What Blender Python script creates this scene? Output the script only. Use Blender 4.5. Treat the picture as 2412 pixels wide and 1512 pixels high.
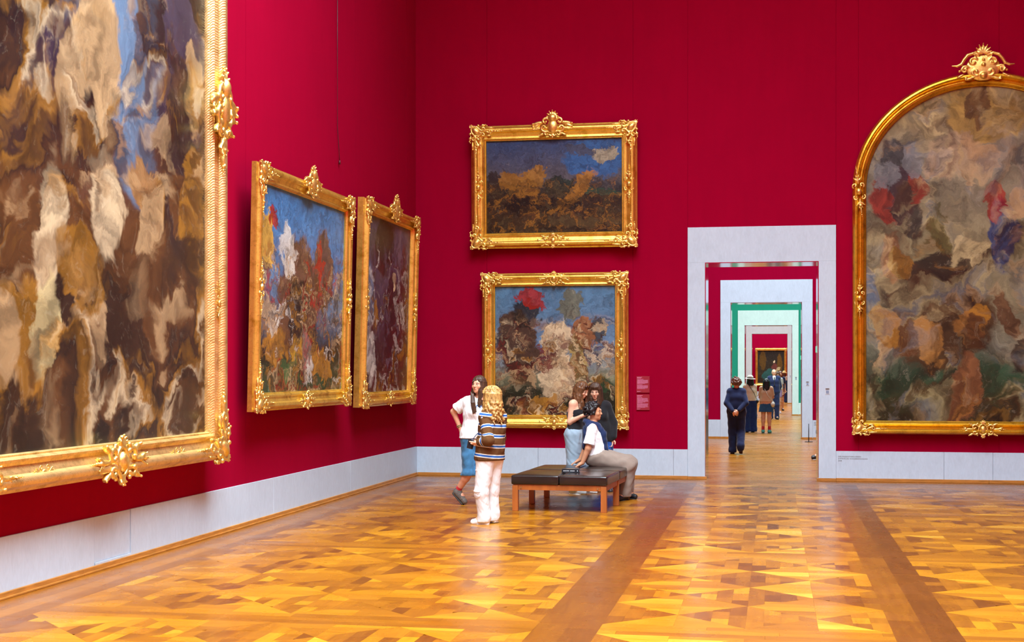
import bpy, bmesh, math, random
import numpy as np
from mathutils import Vector, Matrix, Euler

# ------------------------------------------------------------------ camera
for o in list(bpy.data.objects):
    bpy.data.objects.remove(o, do_unlink=True)
SCN = bpy.context.scene
COL = SCN.collection
F, CH, HOR, VPX, CX = 3300.0, 1.85, 868.0, 1822.0, 1206.0
YAW = math.atan((VPX - CX) / F)
CY_, SY_ = math.cos(YAW), math.sin(YAW)
cam_d = bpy.data.cameras.new('camera')
cam_d.sensor_width = 36.0
cam_d.sensor_fit = 'HORIZONTAL'
cam_d.lens = 36.0 * F / 2412.0
cam_d.shift_y = (HOR - 756.0) / 2412.0
cam_d.clip_end = 300
cam = bpy.data.objects.new('camera', cam_d)
cam.location = (0, 0, CH)
cam.rotation_euler = (math.radians(90), 0, YAW)
COL.objects.link(cam)
SCN.camera = cam

# ------------------------------------------------------------------ exposure, world
vs = SCN.view_settings
SCN.display_settings.display_device = 'sRGB'
vs.view_transform = 'Standard'
vs.look = 'None'
vs.exposure = 0.0
vs.gamma = 1.0
vs.use_curve_mapping = False
W = bpy.data.worlds.new('sky')
SCN.world = W
W.use_nodes = True
W.node_tree.nodes['Background'].inputs[0].default_value = (0.75, 0.85, 1.0, 1)
W.node_tree.nodes['Background'].inputs[1].default_value = 0.3

# ------------------------------------------------------------------ pixel helpers (2412 x 1512 frame)
def ray(px, py):
    xc, zc = (px - CX) / F, (HOR - py) / F
    return Vector((xc * CY_ - SY_, xc * SY_ + CY_, zc))
def on_floor(px, py):
    d = ray(px, py); t = -CH / d.z
    return Vector((d.x * t, d.y * t, 0.0))
def at_y(px, py, Y):
    d = ray(px, py); t = Y / d.y
    return Vector((d.x * t, Y, CH + d.z * t))
def at_x(px, py, X):
    d = ray(px, py); t = X / d.x
    return Vector((X, d.y * t, CH + d.z * t))
def at_depth(px, py, D):
    d = ray(px, py)
    return Vector((d.x * D, d.y * D, CH + d.z * D))
def project(p):
    xc = p[0] * CY_ + p[1] * SY_
    D = -p[0] * SY_ + p[1] * CY_
    return (CX + F * xc / D, HOR - F * (p[2] - CH) / D, D)

X0 = on_floor(985, 1117).x            # left wall
Y0 = on_floor(1822, 1131).y           # end wall of the hall
XR = 6.35                             # right wall
YB = -4.0                             # wall behind the camera
HW = 9.6                              # where the cove starts
HS = 13.2                             # skylight
YD = [Y0, Y0 * 267 / 168, Y0 * 267 / 112, Y0 * 267 / 84]   # door walls of the enfilade
YE = 3300 * 1.85 / (943 - HOR) / CY_                       # last wall

# ------------------------------------------------------------------ lights: daylight through the laylights
SPREAD = 134                                # beam narrowed to darken the upper walls; no louvres built
def area(name, loc, sx, sy, power, color, rot=(0, 0, 0)):
    l = bpy.data.lights.new(name, 'AREA')
    l.shape = 'RECTANGLE'; l.size = sx; l.size_y = sy
    l.energy = power; l.color = color; l.spread = math.radians(SPREAD)
    o = bpy.data.objects.new(name, l)
    o.location = loc; o.rotation_euler = rot
    COL.objects.link(o)
    return o
SKYC = (0.76, 0.91, 1.0)
area('skylight_daylight', (-1.1, 7.0, HS - 0.25), 5.6, 18.0, 6300, SKYC)
area('skylight_daylight', (0, (YD[0] + YD[1]) / 2 + .4, 9.6), 7.0, 9.0, 2000, SKYC)
area('skylight_daylight', (0, (YD[1] + YD[2]) / 2 + .4, 9.6), 7.0, 13.0, 2900, SKYC)
area('skylight_daylight', (0, (YD[2] + YD[3]) / 2 + .4, 9.6), 7.0, 13.0, 2900, SKYC)
area('skylight_daylight', (0, (YD[3] + YE) / 2 + .4, 9.6), 7.0, 4.6, 1600, SKYC)

# ------------------------------------------------------------------ materials
def lin(c):
    return c / 12.92 if c <= 0.04045 else ((c + 0.055) / 1.055) ** 2.4
def rgb(r, g, b):
    return (lin(r / 255), lin(g / 255), lin(b / 255), 1.0)
class NT:
    """small wrapper for building node trees"""
    def __init__(s, name):
        s.m = bpy.data.materials.new(name); s.m.use_nodes = True
        s.t = s.m.node_tree; s.n = s.t.nodes; s.b = s.n['Principled BSDF']
    def add(s, typ, props=None, **ins):
        nd = s.n.new(typ)
        for k, v in (props or {}).items(): setattr(nd, k, v)
        for k, v in ins.items():
            key = int(k[1:]) if k[0] == '_' and k[1:].isdigit() else k.replace('_', ' ')
            s.put(nd, key, v)
        return nd
    def put(s, nd, key, v):
        if isinstance(v, bpy.types.NodeSocket): s.t.links.new(v, nd.inputs[key])
        elif isinstance(v, bpy.types.Node): s.t.links.new(v.outputs[0], nd.inputs[key])
        else: nd.inputs[key].default_value = v
    def out(s, **ins):
        for k, v in ins.items(): s.put(s.b, k.replace('_', ' '), v)
        return s.m
    def coord(s, kind='Object', scale=(1, 1, 1)):
        c = s.add('ShaderNodeTexCoord')
        mp = s.add('ShaderNodeMapping', Vector=c.outputs[kind])
        mp.inputs['Scale'].default_value = scale
        return mp
    def noise(s, vec, scale, detail=4, rough=.55, dist=0.0):
        return s.add('ShaderNodeTexNoise', Vector=vec, Scale=scale, Detail=detail, Roughness=rough, Distortion=dist)
    def ramp(s, fac, stops, interp='LINEAR'):
        r = s.add('ShaderNodeValToRGB', Fac=fac)
        cr = r.color_ramp; cr.interpolation = interp
        while len(cr.elements) < len(stops): cr.elements.new(0.5)
        for e, (p, c) in zip(cr.elements, stops): e.position = p; e.color = c
        return r
    def mix(s, fac, a, b, mode='MIX'):
        m = s.add('ShaderNodeMix', {'data_type': 'RGBA', 'blend_type': mode})
        s.put(m, 0, fac); s.put(m, 6, a); s.put(m, 7, b)
        return m.outputs[2]
    def bump(s, h, strength=.3, dist=.01):
        return s.add('ShaderNodeBump', Height=h, Strength=strength, Distance=dist)
MATS = {}
def shade(c, k):
    return (min(c[0] * k, 1), min(c[1] * k, 1), min(c[2] * k, 1), 1)
def plain(name, col, rough=.6, metal=0.0, var=.12, scale=20, bump=0.0, bscale=80, spec=.5, sheen=0.0, cscale=(1, 1, 1)):
    if name in MATS: return MATS[name]
    t = NT(name); v = t.coord('Object', cscale)
    n = t.noise(v, scale)
    c = t.ramp(n.outputs['Fac'], [(.3, shade(col, 1 - var)), (.7, shade(col, 1 + var))])
    t.out(Base_Color=c.outputs[0], Roughness=rough, Metallic=metal, Specular_IOR_Level=spec)
    if sheen: t.out(Sheen_Weight=sheen)
    if bump:
        nb = t.noise(v, bscale, 3)
        t.out(Normal=t.bump(nb.outputs['Fac'], bump, .004))
    MATS[name] = t.m
    return t.m
def wall_cloth(name, col):
    t = NT(name); v = t.coord('Object')
    n1 = t.noise(v, .7, 3); n2 = t.noise(t.coord('Object', (1, 1, .15)), 9, 5)
    c = t.ramp(n1.outputs['Fac'], [(.25, shade(col, .93)), (.75, shade(col, 1.06))])
    c2 = t.mix(.25, c.outputs[0], t.ramp(n2.outputs['Fac'], [(.3, shade(col, .88)), (.7, shade(col, 1.1))]).outputs[0])
    w = t.noise(t.coord('Object', (1, 1, 1)), 350, 2)
    t.out(Base_Color=c2, Roughness=.9, Specular_IOR_Level=.03, Sheen_Weight=.0,
          Normal=t.bump(w.outputs['Fac'], .15, .002))
    MATS[name] = t.m
    return t.m
RED = wall_cloth('crimson_wall_cloth', (0.30, 0.0004, 0.022, 1))
RED2 = wall_cloth('crimson_wall_cloth_far', (0.28, 0.0004, 0.024, 1))
GREEN = wall_cloth('green_wall_cloth', (0.02, 0.25, 0.16, 1))
def stucco(name, col):
    t = NT(name)
    n1 = t.noise(t.coord('Object', (1, 1, .5)), 5, 6, .6); n2 = t.noise(t.coord('Object', (1, 1, .35)), 22, 4, .6, 1.0)
    c = t.ramp(n1.outputs['Fac'], [(.3, shade(col, .92)), (.7, shade(col, 1.05))])
    c2 = t.mix(.45, c.outputs[0], t.ramp(n2.outputs['Fac'], [(.35, shade(col, .88)), (.65, shade(col, 1.06))]).outputs[0])
    t.out(Base_Color=c2, Roughness=.42, Specular_IOR_Level=.4, Normal=t.bump(n2.outputs['Fac'], .06, .01))
    MATS[name] = t.m
    return t.m
STONE = stucco('pale_polished_stucco', rgb(191, 208, 223))
STONE_GREEN = stucco('pale_greenish_stucco', rgb(205, 222, 218))
STONE_GREY = stucco('pale_grey_stucco', rgb(190, 190, 190))
CEIL = plain('white_ceiling_plaster', rgb(216, 214, 208), .9, var=.03, scale=2)
STEEL = plain('polished_steel_lining', (.62, .62, .63, 1), .12, 1.0, .05, 4)
OAK_TRIM = plain('oak_skirting_wood', rgb(176, 116, 48), .4, 0, .25, 6, .1, 60, cscale=(1, 1, 8))
def wood(name, cscale, light):
    t = NT(name)
    a = t.add('ShaderNodeAttribute', {'attribute_name': 'tone'})
    v = t.coord('Object', cscale)
    g = t.noise(v, 9, 6, .65, .6)
    g2 = t.noise(v, 45, 3)
    f = t.add('ShaderNodeMath', {'operation': 'MULTIPLY_ADD'}, _0=g.outputs['Fac'], _1=.30, _2=a.outputs['Fac'])
    f2 = t.add('ShaderNodeMath', {'operation': 'MULTIPLY_ADD'}, _0=g2.outputs['Fac'], _1=.16, _2=f.outputs[0])
    f3 = t.add('ShaderNodeMath', {'operation': 'SUBTRACT'}, _0=f2.outputs[0], _1=.23)
    c = t.ramp(f3.outputs[0], [(0.0, rgb(72, 31, 5)), (.30, rgb(110, 58, 8)), (.55, rgb(147, 88, 9)), (.78, rgb(178, 116, 13)), (1.0, rgb(214, 160, 52))])
    nb = t.noise(t.coord('Object'), 2.2, 3)
    r = t.add('ShaderNodeMapRange', _0=nb.outputs['Fac'], _1=.3, _2=.7, _3=.22, _4=.34)
    nb2 = t.noise(t.coord('Object'), 5.0, 2)
    t.out(Base_Color=c.outputs[0], Roughness=r.outputs[0], Specular_IOR_Level=.55,
          Normal=t.bump(nb2.outputs['Fac'], .08, .01))
    MATS[name] = t.m
    return t.m
WOOD_X = wood('oak_parquet_grain_across', (.18, 1.6, 1), 1)
WOOD_Y = wood('oak_parquet_grain_along', (1.6, .18, 1), 0)
def gilt(name, c0, c1, rough=.34, pattern=False):
    t = NT(name)
    v = t.coord('Object')
    n = t.noise(v, 6, 6, .65); n2 = t.noise(v, 40, 4, .6)
    c = t.ramp(n.outputs['Fac'], [(.28, c0), (.5, c1), (.75, shade(c1, 1.15))])
    c2 = t.mix(t.ramp(n2.outputs['Fac'], [(.55, (0, 0, 0, 1)), (.75, (.5, .5, .5, 1))]).outputs[0], c.outputs[0], shade(c0, .6))
    hgt = n2.outputs['Fac']
    if pattern:
        wv = t.add('ShaderNodeTexWave', {'bands_direction': 'DIAGONAL'}, Vector=v, Scale=22.0, Distortion=2.5, Detail=1.0)
        hgt = t.add('ShaderNodeMath', {'operation': 'MULTIPLY_ADD'}, _0=wv.outputs['Fac'], _1=.9, _2=n2.outputs['Fac']).outputs[0]
    t.out(Base_Color=c2, Metallic=.88, Roughness=rough, Normal=t.bump(hgt, .35, .006))
    MATS[name] = t.m
    return t.m
GOLD = gilt('bright_gilding', (.62, .36, .03, 1), (.95, .66, .13, 1))
GOLD_DARK = gilt('burnished_dark_gilding', (.42, .21, .02, 1), (.80, .47, .04, 1), .28)
GOLD_PALE = gilt('pale_worn_gilding', (.52, .32, .10, 1), (.86, .60, .25, 1), .4, True)
GOLD_ORN = gilt('carved_gilding', (.70, .43, .06, 1), (.98, .72, .22, 1), .30)

# ------------------------------------------------------------------ object helpers
def link(name, mesh, mat=None, parent=None, loc=None, rot=None):
    o = bpy.data.objects.new(name, mesh)
    if mat is not None and mesh is not None and len(mesh.materials) == 0: mesh.materials.append(mat)
    if parent is not None: o.parent = parent
    if loc is not None: o.location = loc
    if rot is not None: o.rotation_euler = rot
    COL.objects.link(o)
    return o
def tag(o, label=None, cat=None, group=None, kind=None):
    if label: o['label'] = label
    if cat: o['category'] = cat
    if group: o['group'] = group
    if kind: o['kind'] = kind
    return o
def empty(name, loc, rz=0.0, label=None, cat=None, group=None):
    e = bpy.data.objects.new(name, None)
    e.empty_display_size = .2
    e.location = loc; e.rotation_euler = (0, 0, rz)
    COL.objects.link(e)
    return tag(e, label, cat, group)
class MB:
    """collects shapes into one mesh"""
    def __init__(s): s.v = []; s.f = []
    def box(s, x0, x1, y0, y1, z0, z1):
        b = len(s.v)
        s.v += [(x0, y0, z0), (x1, y0, z0), (x1, y1, z0), (x0, y1, z0), (x0, y0, z1), (x1, y0, z1), (x1, y1, z1), (x0, y1, z1)]
        s.f += [tuple(b + i for i in q) for q in ((0, 3, 2, 1), (4, 5, 6, 7), (0, 1, 5, 4), (1, 2, 6, 5), (2, 3, 7, 6), (3, 0, 4, 7))]
        return s
    def bbox(s, x0, x1, y0, y1, z0, z1, c):
        """box with chamfered edges"""
        bm = bmesh.new()
        bmesh.ops.create_cube(bm, size=1.0)
        for v in bm.verts:
            v.co = ((x0 + x1) / 2 + v.co.x * (x1 - x0), (y0 + y1) / 2 + v.co.y * (y1 - y0), (z0 + z1) / 2 + v.co.z * (z1 - z0))
        bmesh.ops.bevel(bm, geom=list(bm.edges), offset=c, segments=2, affect='EDGES', profile=.6)
        b = len(s.v)
        bm.verts.index_update()
        s.v += [tuple(v.co) for v in bm.verts]
        s.f += [tuple(b + v.index for v in f.verts) for f in bm.faces]
        bm.free()
        return s
    def tube(s, pts, r, n=8, cap=True):
        pts = [Vector(p) for p in pts]
        rr = r if isinstance(r, (list, tuple)) else [r] * len(pts)
        b = len(s.v)
        for i, p in enumerate(pts):
            d = (pts[min(i + 1, len(pts) - 1)] - pts[max(i - 1, 0)]).normalized()
            a = d.cross(Vector((0, 0, 1)))
            if a.length < 1e-3: a = d.cross(Vector((1, 0, 0)))
            a.normalize(); c = d.cross(a)
            for k in range(n):
                t = 2 * math.pi * k / n
                s.v.append(tuple(p + (a * math.cos(t) + c * math.sin(t)) * rr[i]))
        for i in range(len(pts) - 1):
            for k in range(n):
                s.f.append((b + i * n + k, b + i * n + (k + 1) % n, b + (i + 1) * n + (k + 1) % n, b + (i + 1) * n + k))
        if cap:
            s.f.append(tuple(b + k for k in range(n))[::-1])
            s.f.append(tuple(b + (len(pts) - 1) * n + k for k in range(n)))
        return s
    def prism(s, poly, z0, z1):
        b = len(s.v); n = len(poly)
        s.v += [(x, y, z0) for x, y in poly] + [(x, y, z1) for x, y in poly]
        s.f.append(tuple(b + n + i for i in range(n)))
        s.f += [(b + i, b + (i + 1) % n, b + n + (i + 1) % n, b + n + i) for i in range(n)]
        return s
    def mesh(s, name, smooth=False):
        m = bpy.data.meshes.new(name)
        m.from_pydata(s.v, [], s.f)
        if smooth: m.polygons.foreach_set('use_smooth', [True] * len(m.polygons))
        m.update()
        return m
    def build(s, name, mat, parent=None, smooth=False, loc=None, rot=None):
        return link(name, s.mesh(name, smooth), mat, parent, loc, rot)
def boxobj(name, x0, x1, y0, y1, z0, z1, mat, parent=None, bev=0.0):
    m = MB()
    if bev: m.bbox(x0, x1, y0, y1, z0, z1, bev)
    else: m.box(x0, x1, y0, y1, z0, z1)
    return m.build(name, mat, parent)

# ------------------------------------------------------------------ signed distance fields -> one continuous mesh
class SDF:
    def __init__(s, k=.02): s.p = []; s.k = k; s.post = []
    def cone(s, a, b, ra, rb=None, k=None, sub=False):
        s.p.append(('c', np.array(a, float), np.array(b, float), ra, ra if rb is None else rb, s.k if k is None else k, sub)); return s
    def tubecap(s, a, b, ra, rb, k=None, sub=False):
        s.p.append(('y', np.array(a, float), np.array(b, float), ra, rb, s.k if k is None else k, sub)); return s
    def ell(s, c, r, R=None, k=None, sub=False):
        s.p.append(('e', np.array(c, float), np.array(r, float), None if R is None else np.array(R, float), 0, s.k if k is None else k, sub)); return s
    def chain(s, pts, rad, k=None):
        for i in range(len(pts) - 1):
            ra = rad[i] if isinstance(rad, (list, tuple)) else rad
            rb = rad[i + 1] if isinstance(rad, (list, tuple)) else rad
            s.cone(pts[i], pts[i + 1], ra, rb, k)
        return s
    def plane(s, p0, n):
        """keeps the side the normal points away from"""
        s.post.append(('p', np.array(p0, float), np.array(n, float) / np.linalg.norm(n))); return s
    def folds(s, amp, freq, stretch=(1, 1, 1), seed=0):
        s.post.insert(0, ('f', amp, freq, stretch, seed)); return s
    def minus(s, other, off=0.0):
        s.post.append(('m', other, off)); return s
    def bounds(s):
        lo, hi = np.full(3, 1e9), np.full(3, -1e9)
        for t, a, b, r, r2, k, sub in s.p:
            if sub: continue
            if t in 'cy': m = max(r, r2); l, h = np.minimum(a, b) - m, np.maximum(a, b) + m
            else: m = b.max(); l, h = a - (b if r is None else m), a + (b if r is None else m)
            lo, hi = np.minimum(lo, l), np.maximum(hi, h)
        return lo, hi
    def field(s, lo, shape, res):
        ax = [lo[i] + res * np.arange(shape[i]) for i in range(3)]
        Fd = np.full(shape, .12, np.float32)
        for t, a, b, r, r2, k, sub in s.p:
            m = .02 + k + 2 * res
            if t in 'cy': q = max(r, r2); l, h = np.minimum(a, b) - q - m, np.maximum(a, b) + q + m
            else: q = b.max(); l, h = a - q - m, a + q + m
            i0 = [max(0, int((l[i] - lo[i]) / res)) for i in range(3)]
            i1 = [min(shape[i], int((h[i] - lo[i]) / res) + 2) for i in range(3)]
            if any(i1[i] <= i0[i] for i in range(3)): continue
            sl = tuple(slice(i0[i], i1[i]) for i in range(3))
            x, y, z = np.meshgrid(*[ax[i][sl[i]] for i in range(3)], indexing='ij', sparse=True)
            if t == 'c':
                ba = b - a; L2 = max(float(ba @ ba), 1e-12)
                px, py, pz = x - a[0], y - a[1], z - a[2]
                tt = np.clip((px * ba[0] + py * ba[1] + pz * ba[2]) / L2, 0, 1)
                d = np.sqrt((px - tt * ba[0]) ** 2 + (py - tt * ba[1]) ** 2 + (pz - tt * ba[2]) ** 2) - (r + (r2 - r) * tt)
            elif t == 'y':
                ba = b - a; L = max(float(np.linalg.norm(ba)), 1e-6); ba = ba / L
                px, py, pz = x - a[0], y - a[1], z - a[2]
                ta = px * ba[0] + py * ba[1] + pz * ba[2]
                rd = np.sqrt(np.maximum(px * px + py * py + pz * pz - ta * ta, 0))
                d = np.maximum(rd - (r + (r2 - r) * np.clip(ta / L, 0, 1)), np.maximum(-ta, ta - L))
            else:
                px, py, pz = x - a[0], y - a[1], z - a[2]
                if r is not None:
                    R = r
                    px, py, pz = (px * R[0][0] + py * R[1][0] + pz * R[2][0], px * R[0][1] + py * R[1][1] + pz * R[2][1], px * R[0][2] + py * R[1][2] + pz * R[2][2])
                k0 = np.sqrt((px / b[0]) ** 2 + (py / b[1]) ** 2 + (pz / b[2]) ** 2)
                k1 = np.sqrt((px / b[0] ** 2) ** 2 + (py / b[1] ** 2) ** 2 + (pz / b[2] ** 2) ** 2) + 1e-9
                d = k0 * (k0 - 1) / k1
            cur = Fd[sl]
            if sub:
                d = -d
                hh = np.maximum(k - np.abs(cur - d), 0) / max(k, 1e-6)
                Fd[sl] = np.maximum(cur, d) + hh * hh * k * .25
            else:
                hh = np.maximum(k - np.abs(cur - d), 0) / max(k, 1e-6)
                Fd[sl] = np.minimum(cur, d) - hh * hh * k * .25
        for op in s.post:
            if op[0] == 'p':
                x, y, z = np.meshgrid(*ax, indexing='ij', sparse=True)
                Fd = np.maximum(Fd, (x - op[1][0]) * op[2][0] + (y - op[1][1]) * op[2][1] + (z - op[1][2]) * op[2][2])
            elif op[0] == 'f':
                _, amp, fr, st, seed = op
                rs = np.random.RandomState(seed)
                x, y, z = np.meshgrid(*ax, indexing='ij', sparse=True)
                nn = 0
                for j in range(5):
                    w = rs.normal(size=3) * np.array(st) * fr * (1 + .5 * j)
                    nn = nn + np.sin(x * w[0] + y * w[1] + z * w[2] + rs.uniform(0, 6) + 1.2 * np.sin((x * w[1] - z * w[0] + y * w[2]) * .6)) / (1 + .5 * j)
                Fd = Fd + (amp * .5) * nn
            elif op[0] == 'm':
                Fd = np.maximum(Fd, -(op[1].field(lo, shape, res) - op[2]))
        return Fd.astype(np.float32)
    def verts_faces(s, res, margin=None):
        lo, hi = s.bounds()
        mg = 3 * res + .008
        lo = lo - mg; hi = hi + mg
        shape = tuple(int(v) for v in np.ceil((hi - lo) / res) + 1)
        Fd = s.field(lo, shape, res)
        Fd[0] = Fd[-1] = .1; Fd[:, 0] = Fd[:, -1] = .1; Fd[:, :, 0] = Fd[:, :, -1] = .1
        S = Fd < 0
        cnt = np.zeros(tuple(n - 1 for n in shape), np.uint8)
        offs = [(i, j, k) for i in (0, 1) for j in (0, 1) for k in (0, 1)]
        nx, ny, nz = cnt.shape
        for i, j, k in offs: cnt += S[i:i + nx, j:j + ny, k:k + nz]
        act = np.nonzero((cnt > 0) & (cnt < 8))
        idx = np.full(cnt.shape, -1, np.int32)
        n = len(act[0]); idx[act] = np.arange(n)
        base = np.stack(act, 1)
        val = {o: Fd[act[0] + o[0], act[1] + o[1], act[2] + o[2]] for o in offs}
        acc = np.zeros((n, 3)); c = np.zeros(n)
        for o in offs:
            for d in range(3):
                if o[d]: continue
                q = list(o); q[d] = 1; q = tuple(q)
                va, vb = val[o], val[q]
                m = (va < 0) != (vb < 0)
                t = np.where(m, va / np.where(m, va - vb, 1), 0)
                pt = np.array(o, float)[None, :].repeat(n, 0); pt[:, d] += t
                acc += pt * m[:, None]; c += m
        V = (base + acc / np.maximum(c, 1)[:, None]) * res + lo
        Q = []
        for d in range(3):
            a = [slice(None)] * 3; b = [slice(None)] * 3
            a[d] = slice(0, -1); b[d] = slice(1, None)
            sa, sb = S[tuple(a)], S[tuple(b)]
            e = np.stack(np.nonzero(sa != sb), 1)
            if len(e) == 0: continue
            u, w = [(1, 2), (2, 0), (0, 1)][d]
            ok = (e[:, u] > 0) & (e[:, w] > 0)
            e = e[ok]
            fl = sa[tuple(e.T)]
            def cell(du, dw):
                q = e.copy(); q[:, u] -= du; q[:, w] -= dw
                return idx[tuple(q.T)]
            q4 = np.stack([cell(1, 1), cell(0, 1), cell(0, 0), cell(1, 0)], 1)
            q4[~fl] = q4[~fl][:, ::-1]
            Q.append(q4)
        Q = np.concatenate(Q)
        Q = Q[(Q >= 0).all(1)]
        return V, Q
    def mesh(s, name, res):
        V, Q = s.verts_faces(res)
        m = bpy.data.meshes.new(name)
        m.vertices.add(len(V)); m.vertices.foreach_set('co', V.astype(np.float32).ravel())
        m.loops.add(len(Q) * 4); m.loops.foreach_set('vertex_index', Q.astype(np.int32).ravel())
        m.polygons.add(len(Q)); m.polygons.foreach_set('loop_start', np.arange(0, len(Q) * 4, 4, dtype=np.int32))
        m.polygons.foreach_set('use_smooth', np.ones(len(Q), bool))
        m.update(calc_edges=True)
        return m, V
    def build(s, name, res, mat, parent=None):
        m, V = s.mesh(name, res)
        return link(name, m, mat, parent)
def attr(mesh, name, vals, domain='POINT'):
    a = mesh.attributes.new(name, 'FLOAT', domain)
    a.data.foreach_set('value', np.asarray(vals, np.float32).ravel())
# ================================================================== SETTING
RT = random.Random(7)
DT = .9                                         # thickness of the door walls
DOORS = [((1661, 1928, 617), (1620, 1969, 533), STONE), ((1721, 1889, 712), (1697, 1914, 659), STONE),
         ((1754, 1866, 766), (1738, 1881, 731), STONE_GREEN), ((1771, 1855, 786), (1757, 1866, 767), STONE_GREY)]
ZB = at_y(1300, 1055, Y0).z                     # top of the stone dado
FAR_W = 5.7
def door_geo(i):
    (l, r, t), (ol, orr, ot), m = DOORS[i]
    Y = YD[i]
    return at_y(l, HOR, Y).x, at_y(r, HOR, Y).x, at_y(1800, t, Y).z, at_y(ol, HOR, Y).x, at_y(orr, HOR, Y).x, at_y(1800, ot, Y).z, m
def door_wall(name, i, xl, xr, h, mat, backing):
    """a wall with a doorway: masonry core, cloth panels, pale surround, steel lining"""
    dl, dr, dt, ol, orr, ot, sm = door_geo(i)
    Y = YD[i]
    w = MB().box(xl, dl, Y, Y + DT, 0, h).box(dr, xr, Y, Y + DT, 0, h).box(dl, dr, Y, Y + DT, dt, h).build(name, backing)
    tag(w, kind='structure')
    d = empty('door_%d' % (i + 1), ((dl + dr) / 2, Y, 0)); tag(d, kind='structure')
    cx = (dl + dr) / 2
    pr = .03
    boxobj('door_post', ol - cx, dl - cx, -pr, 0, 0, dt, sm, d, .004)
    boxobj('door_post', dr - cx, orr - cx, -pr, 0, 0, dt, sm, d, .004)
    boxobj('door_lintel', ol - cx, orr - cx, -pr, 0, dt, ot, sm, d, .004)
    for a, b in ((dl - cx - .002, dl - cx + .012), (dr - cx - .012, dr - cx + .002)):
        boxobj('jamb_lining', a, b, -pr - .004, DT + .01, 0.0, dt, STEEL, d)
    boxobj('lintel_lining', dl - cx + .012, dr - cx - .012, -pr - .004, DT + .01, dt - .012, dt + .002, STEEL, d)
    # skirting wrapped round the foot of each post
    for a, b in ((ol - cx, dl - cx + .03), (dr - cx - .03, orr - cx)):
        boxobj('post_skirting', a, b, -pr - .028, -pr - .004, 0, .05, OAK_TRIM, d, .004)
    # rear surround, seen only from the next room
    boxobj('rear_surround', ol - cx, dl - cx, DT, DT + pr, 0, dt, sm, d)
    boxobj('rear_surround', dr - cx, orr - cx, DT, DT + pr, 0, dt, sm, d)
    boxobj('rear_surround', ol - cx, orr - cx, DT, DT + pr, dt, ot, sm, d)
    return w
# --- main hall end wall with its cloth panels
wb = door_wall('wall_back', 0, X0 - .5, XR + .5, HW, RED, RED)
dl, dr, dt, ol, orr, ot, _ = door_geo(0)
seams = [X0] + [at_y(p, 600, Y0).x for p in (1147, 1491)] + [ol]
G = .0035
for a, b in zip(seams[:-1], seams[1:]):
    boxobj('cloth_panel', a + G, b - G, Y0 - .008, Y0 + .001, ZB, HW, RED, wb)
boxobj('cloth_panel', ol + G, orr - G, Y0 - .008, Y0 + .001, ot, HW, RED, wb)
xs = [orr, at_y(2022, 600, Y0).x, at_y(2022, 600, Y0).x + 2.2, XR]
for a, b in zip(xs[:-1], xs[1:]):
    boxobj('cloth_panel', a + G, b - G, Y0 - .008, Y0 + .001, ZB, HW, RED, wb)
# --- left wall
wl = boxobj('wall_left', X0 - .5, X0, YB, Y0, 0, HW, RED)
tag(wl, kind='structure')
ys = [YB, 2.0, 5.5, 8.6] + [at_x(p, 600, X0).y for p in (577, 786, 834, 956)] + [Y0 - .01]
for a, b in zip(ys[:-1], ys[1:]):
    boxobj('cloth_panel', X0 - .001, X0 + .008, a + G, b - G, ZB, HW, RED, wl)
wr = tag(boxobj('wall_right', XR, XR + .5, YB, Y0, 0, HW, RED), kind='structure')
wf = tag(boxobj('wall_front', X0 - .5, XR + .5, YB - .5, YB, 0, HW, RED), kind='structure')
# --- dado of stucco slabs
bl = empty('baseboard_left', (0, 0, 0)); tag(bl, kind='structure')
js = [YB, 3.0, 6.2] + [at_x(p, 1250, X0).y for p in (218, 303, 640, 822)] + [Y0 - .022]
for i, (a, b) in enumerate(zip(js[:-1], js[1:])):
    hatch = (i == 3)
    th = .014 if hatch else .024
    z0 = .075 if hatch else .0
    g0 = .012 if i in (2,) else .0015
    boxobj('dado_slab', X0 - .001, X0 + th, a + .0015 + (.006 if hatch else 0), b - g0, z0, ZB - (.002 if hatch else 0), STONE, bl, .003)
    if hatch: boxobj('dado_ledge', X0 - .001, X0 + .026, a + .002, b - .002, .05, .073, STONE, bl, .002)
bb = empty('baseboard_back', (0, 0, 0)); tag(bb, kind='structure')
def slabs(xa, parent, Y, z1, mat):
    for a, b in zip(xa[:-1], xa[1:]):
        boxobj('dado_slab', a + .0015, b - .0015, Y - .024, Y + .001, 0, z1, mat, parent, .003)
slabs([X0 + .024, at_y(1268, 1080, Y0).x, at_y(1268, 1080, Y0).x + 2.3, ol], bb, Y0, ZB, STONE)
slabs([orr, at_y(2223, 1100, Y0).x, at_y(2338, 1100, Y0).x, XR], bb, Y0, ZB, STONE)
br = tag(boxobj('baseboard_right', XR - .024, XR, YB, Y0 - .03, 0, ZB, STONE), kind='structure')
# --- oak skirting strips
t1 = empty('trim_1', (0, 0, 0)); tag(t1, kind='structure')
yy = YB
while yy < Y0 - .1:
    y2 = min(yy + 2.6, Y0 - .05)
    boxobj('skirting_strip', X0 + .024, X0 + .05, yy + .001, y2 - .001, 0, .055, OAK_TRIM, t1, .006)
    boxobj('quarter_round', X0 + .05, X0 + .066, yy + .001, y2 - .001, 0, .018, OAK_TRIM, t1, .005)
    yy = y2
t2 = empty('trim_2', (0, 0, 0)); tag(t2, kind='structure')
for xa, xb in ((X0 + .05, ol), (orr, XR)):
    x = xa
    while x < xb - .05:
        x2 = min(x + 2.4, xb)
        boxobj('skirting_strip', x + .001, x2 - .001, Y0 - .05, Y0 - .024, 0, .055, OAK_TRIM, t2, .006)
        x = x2
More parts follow.
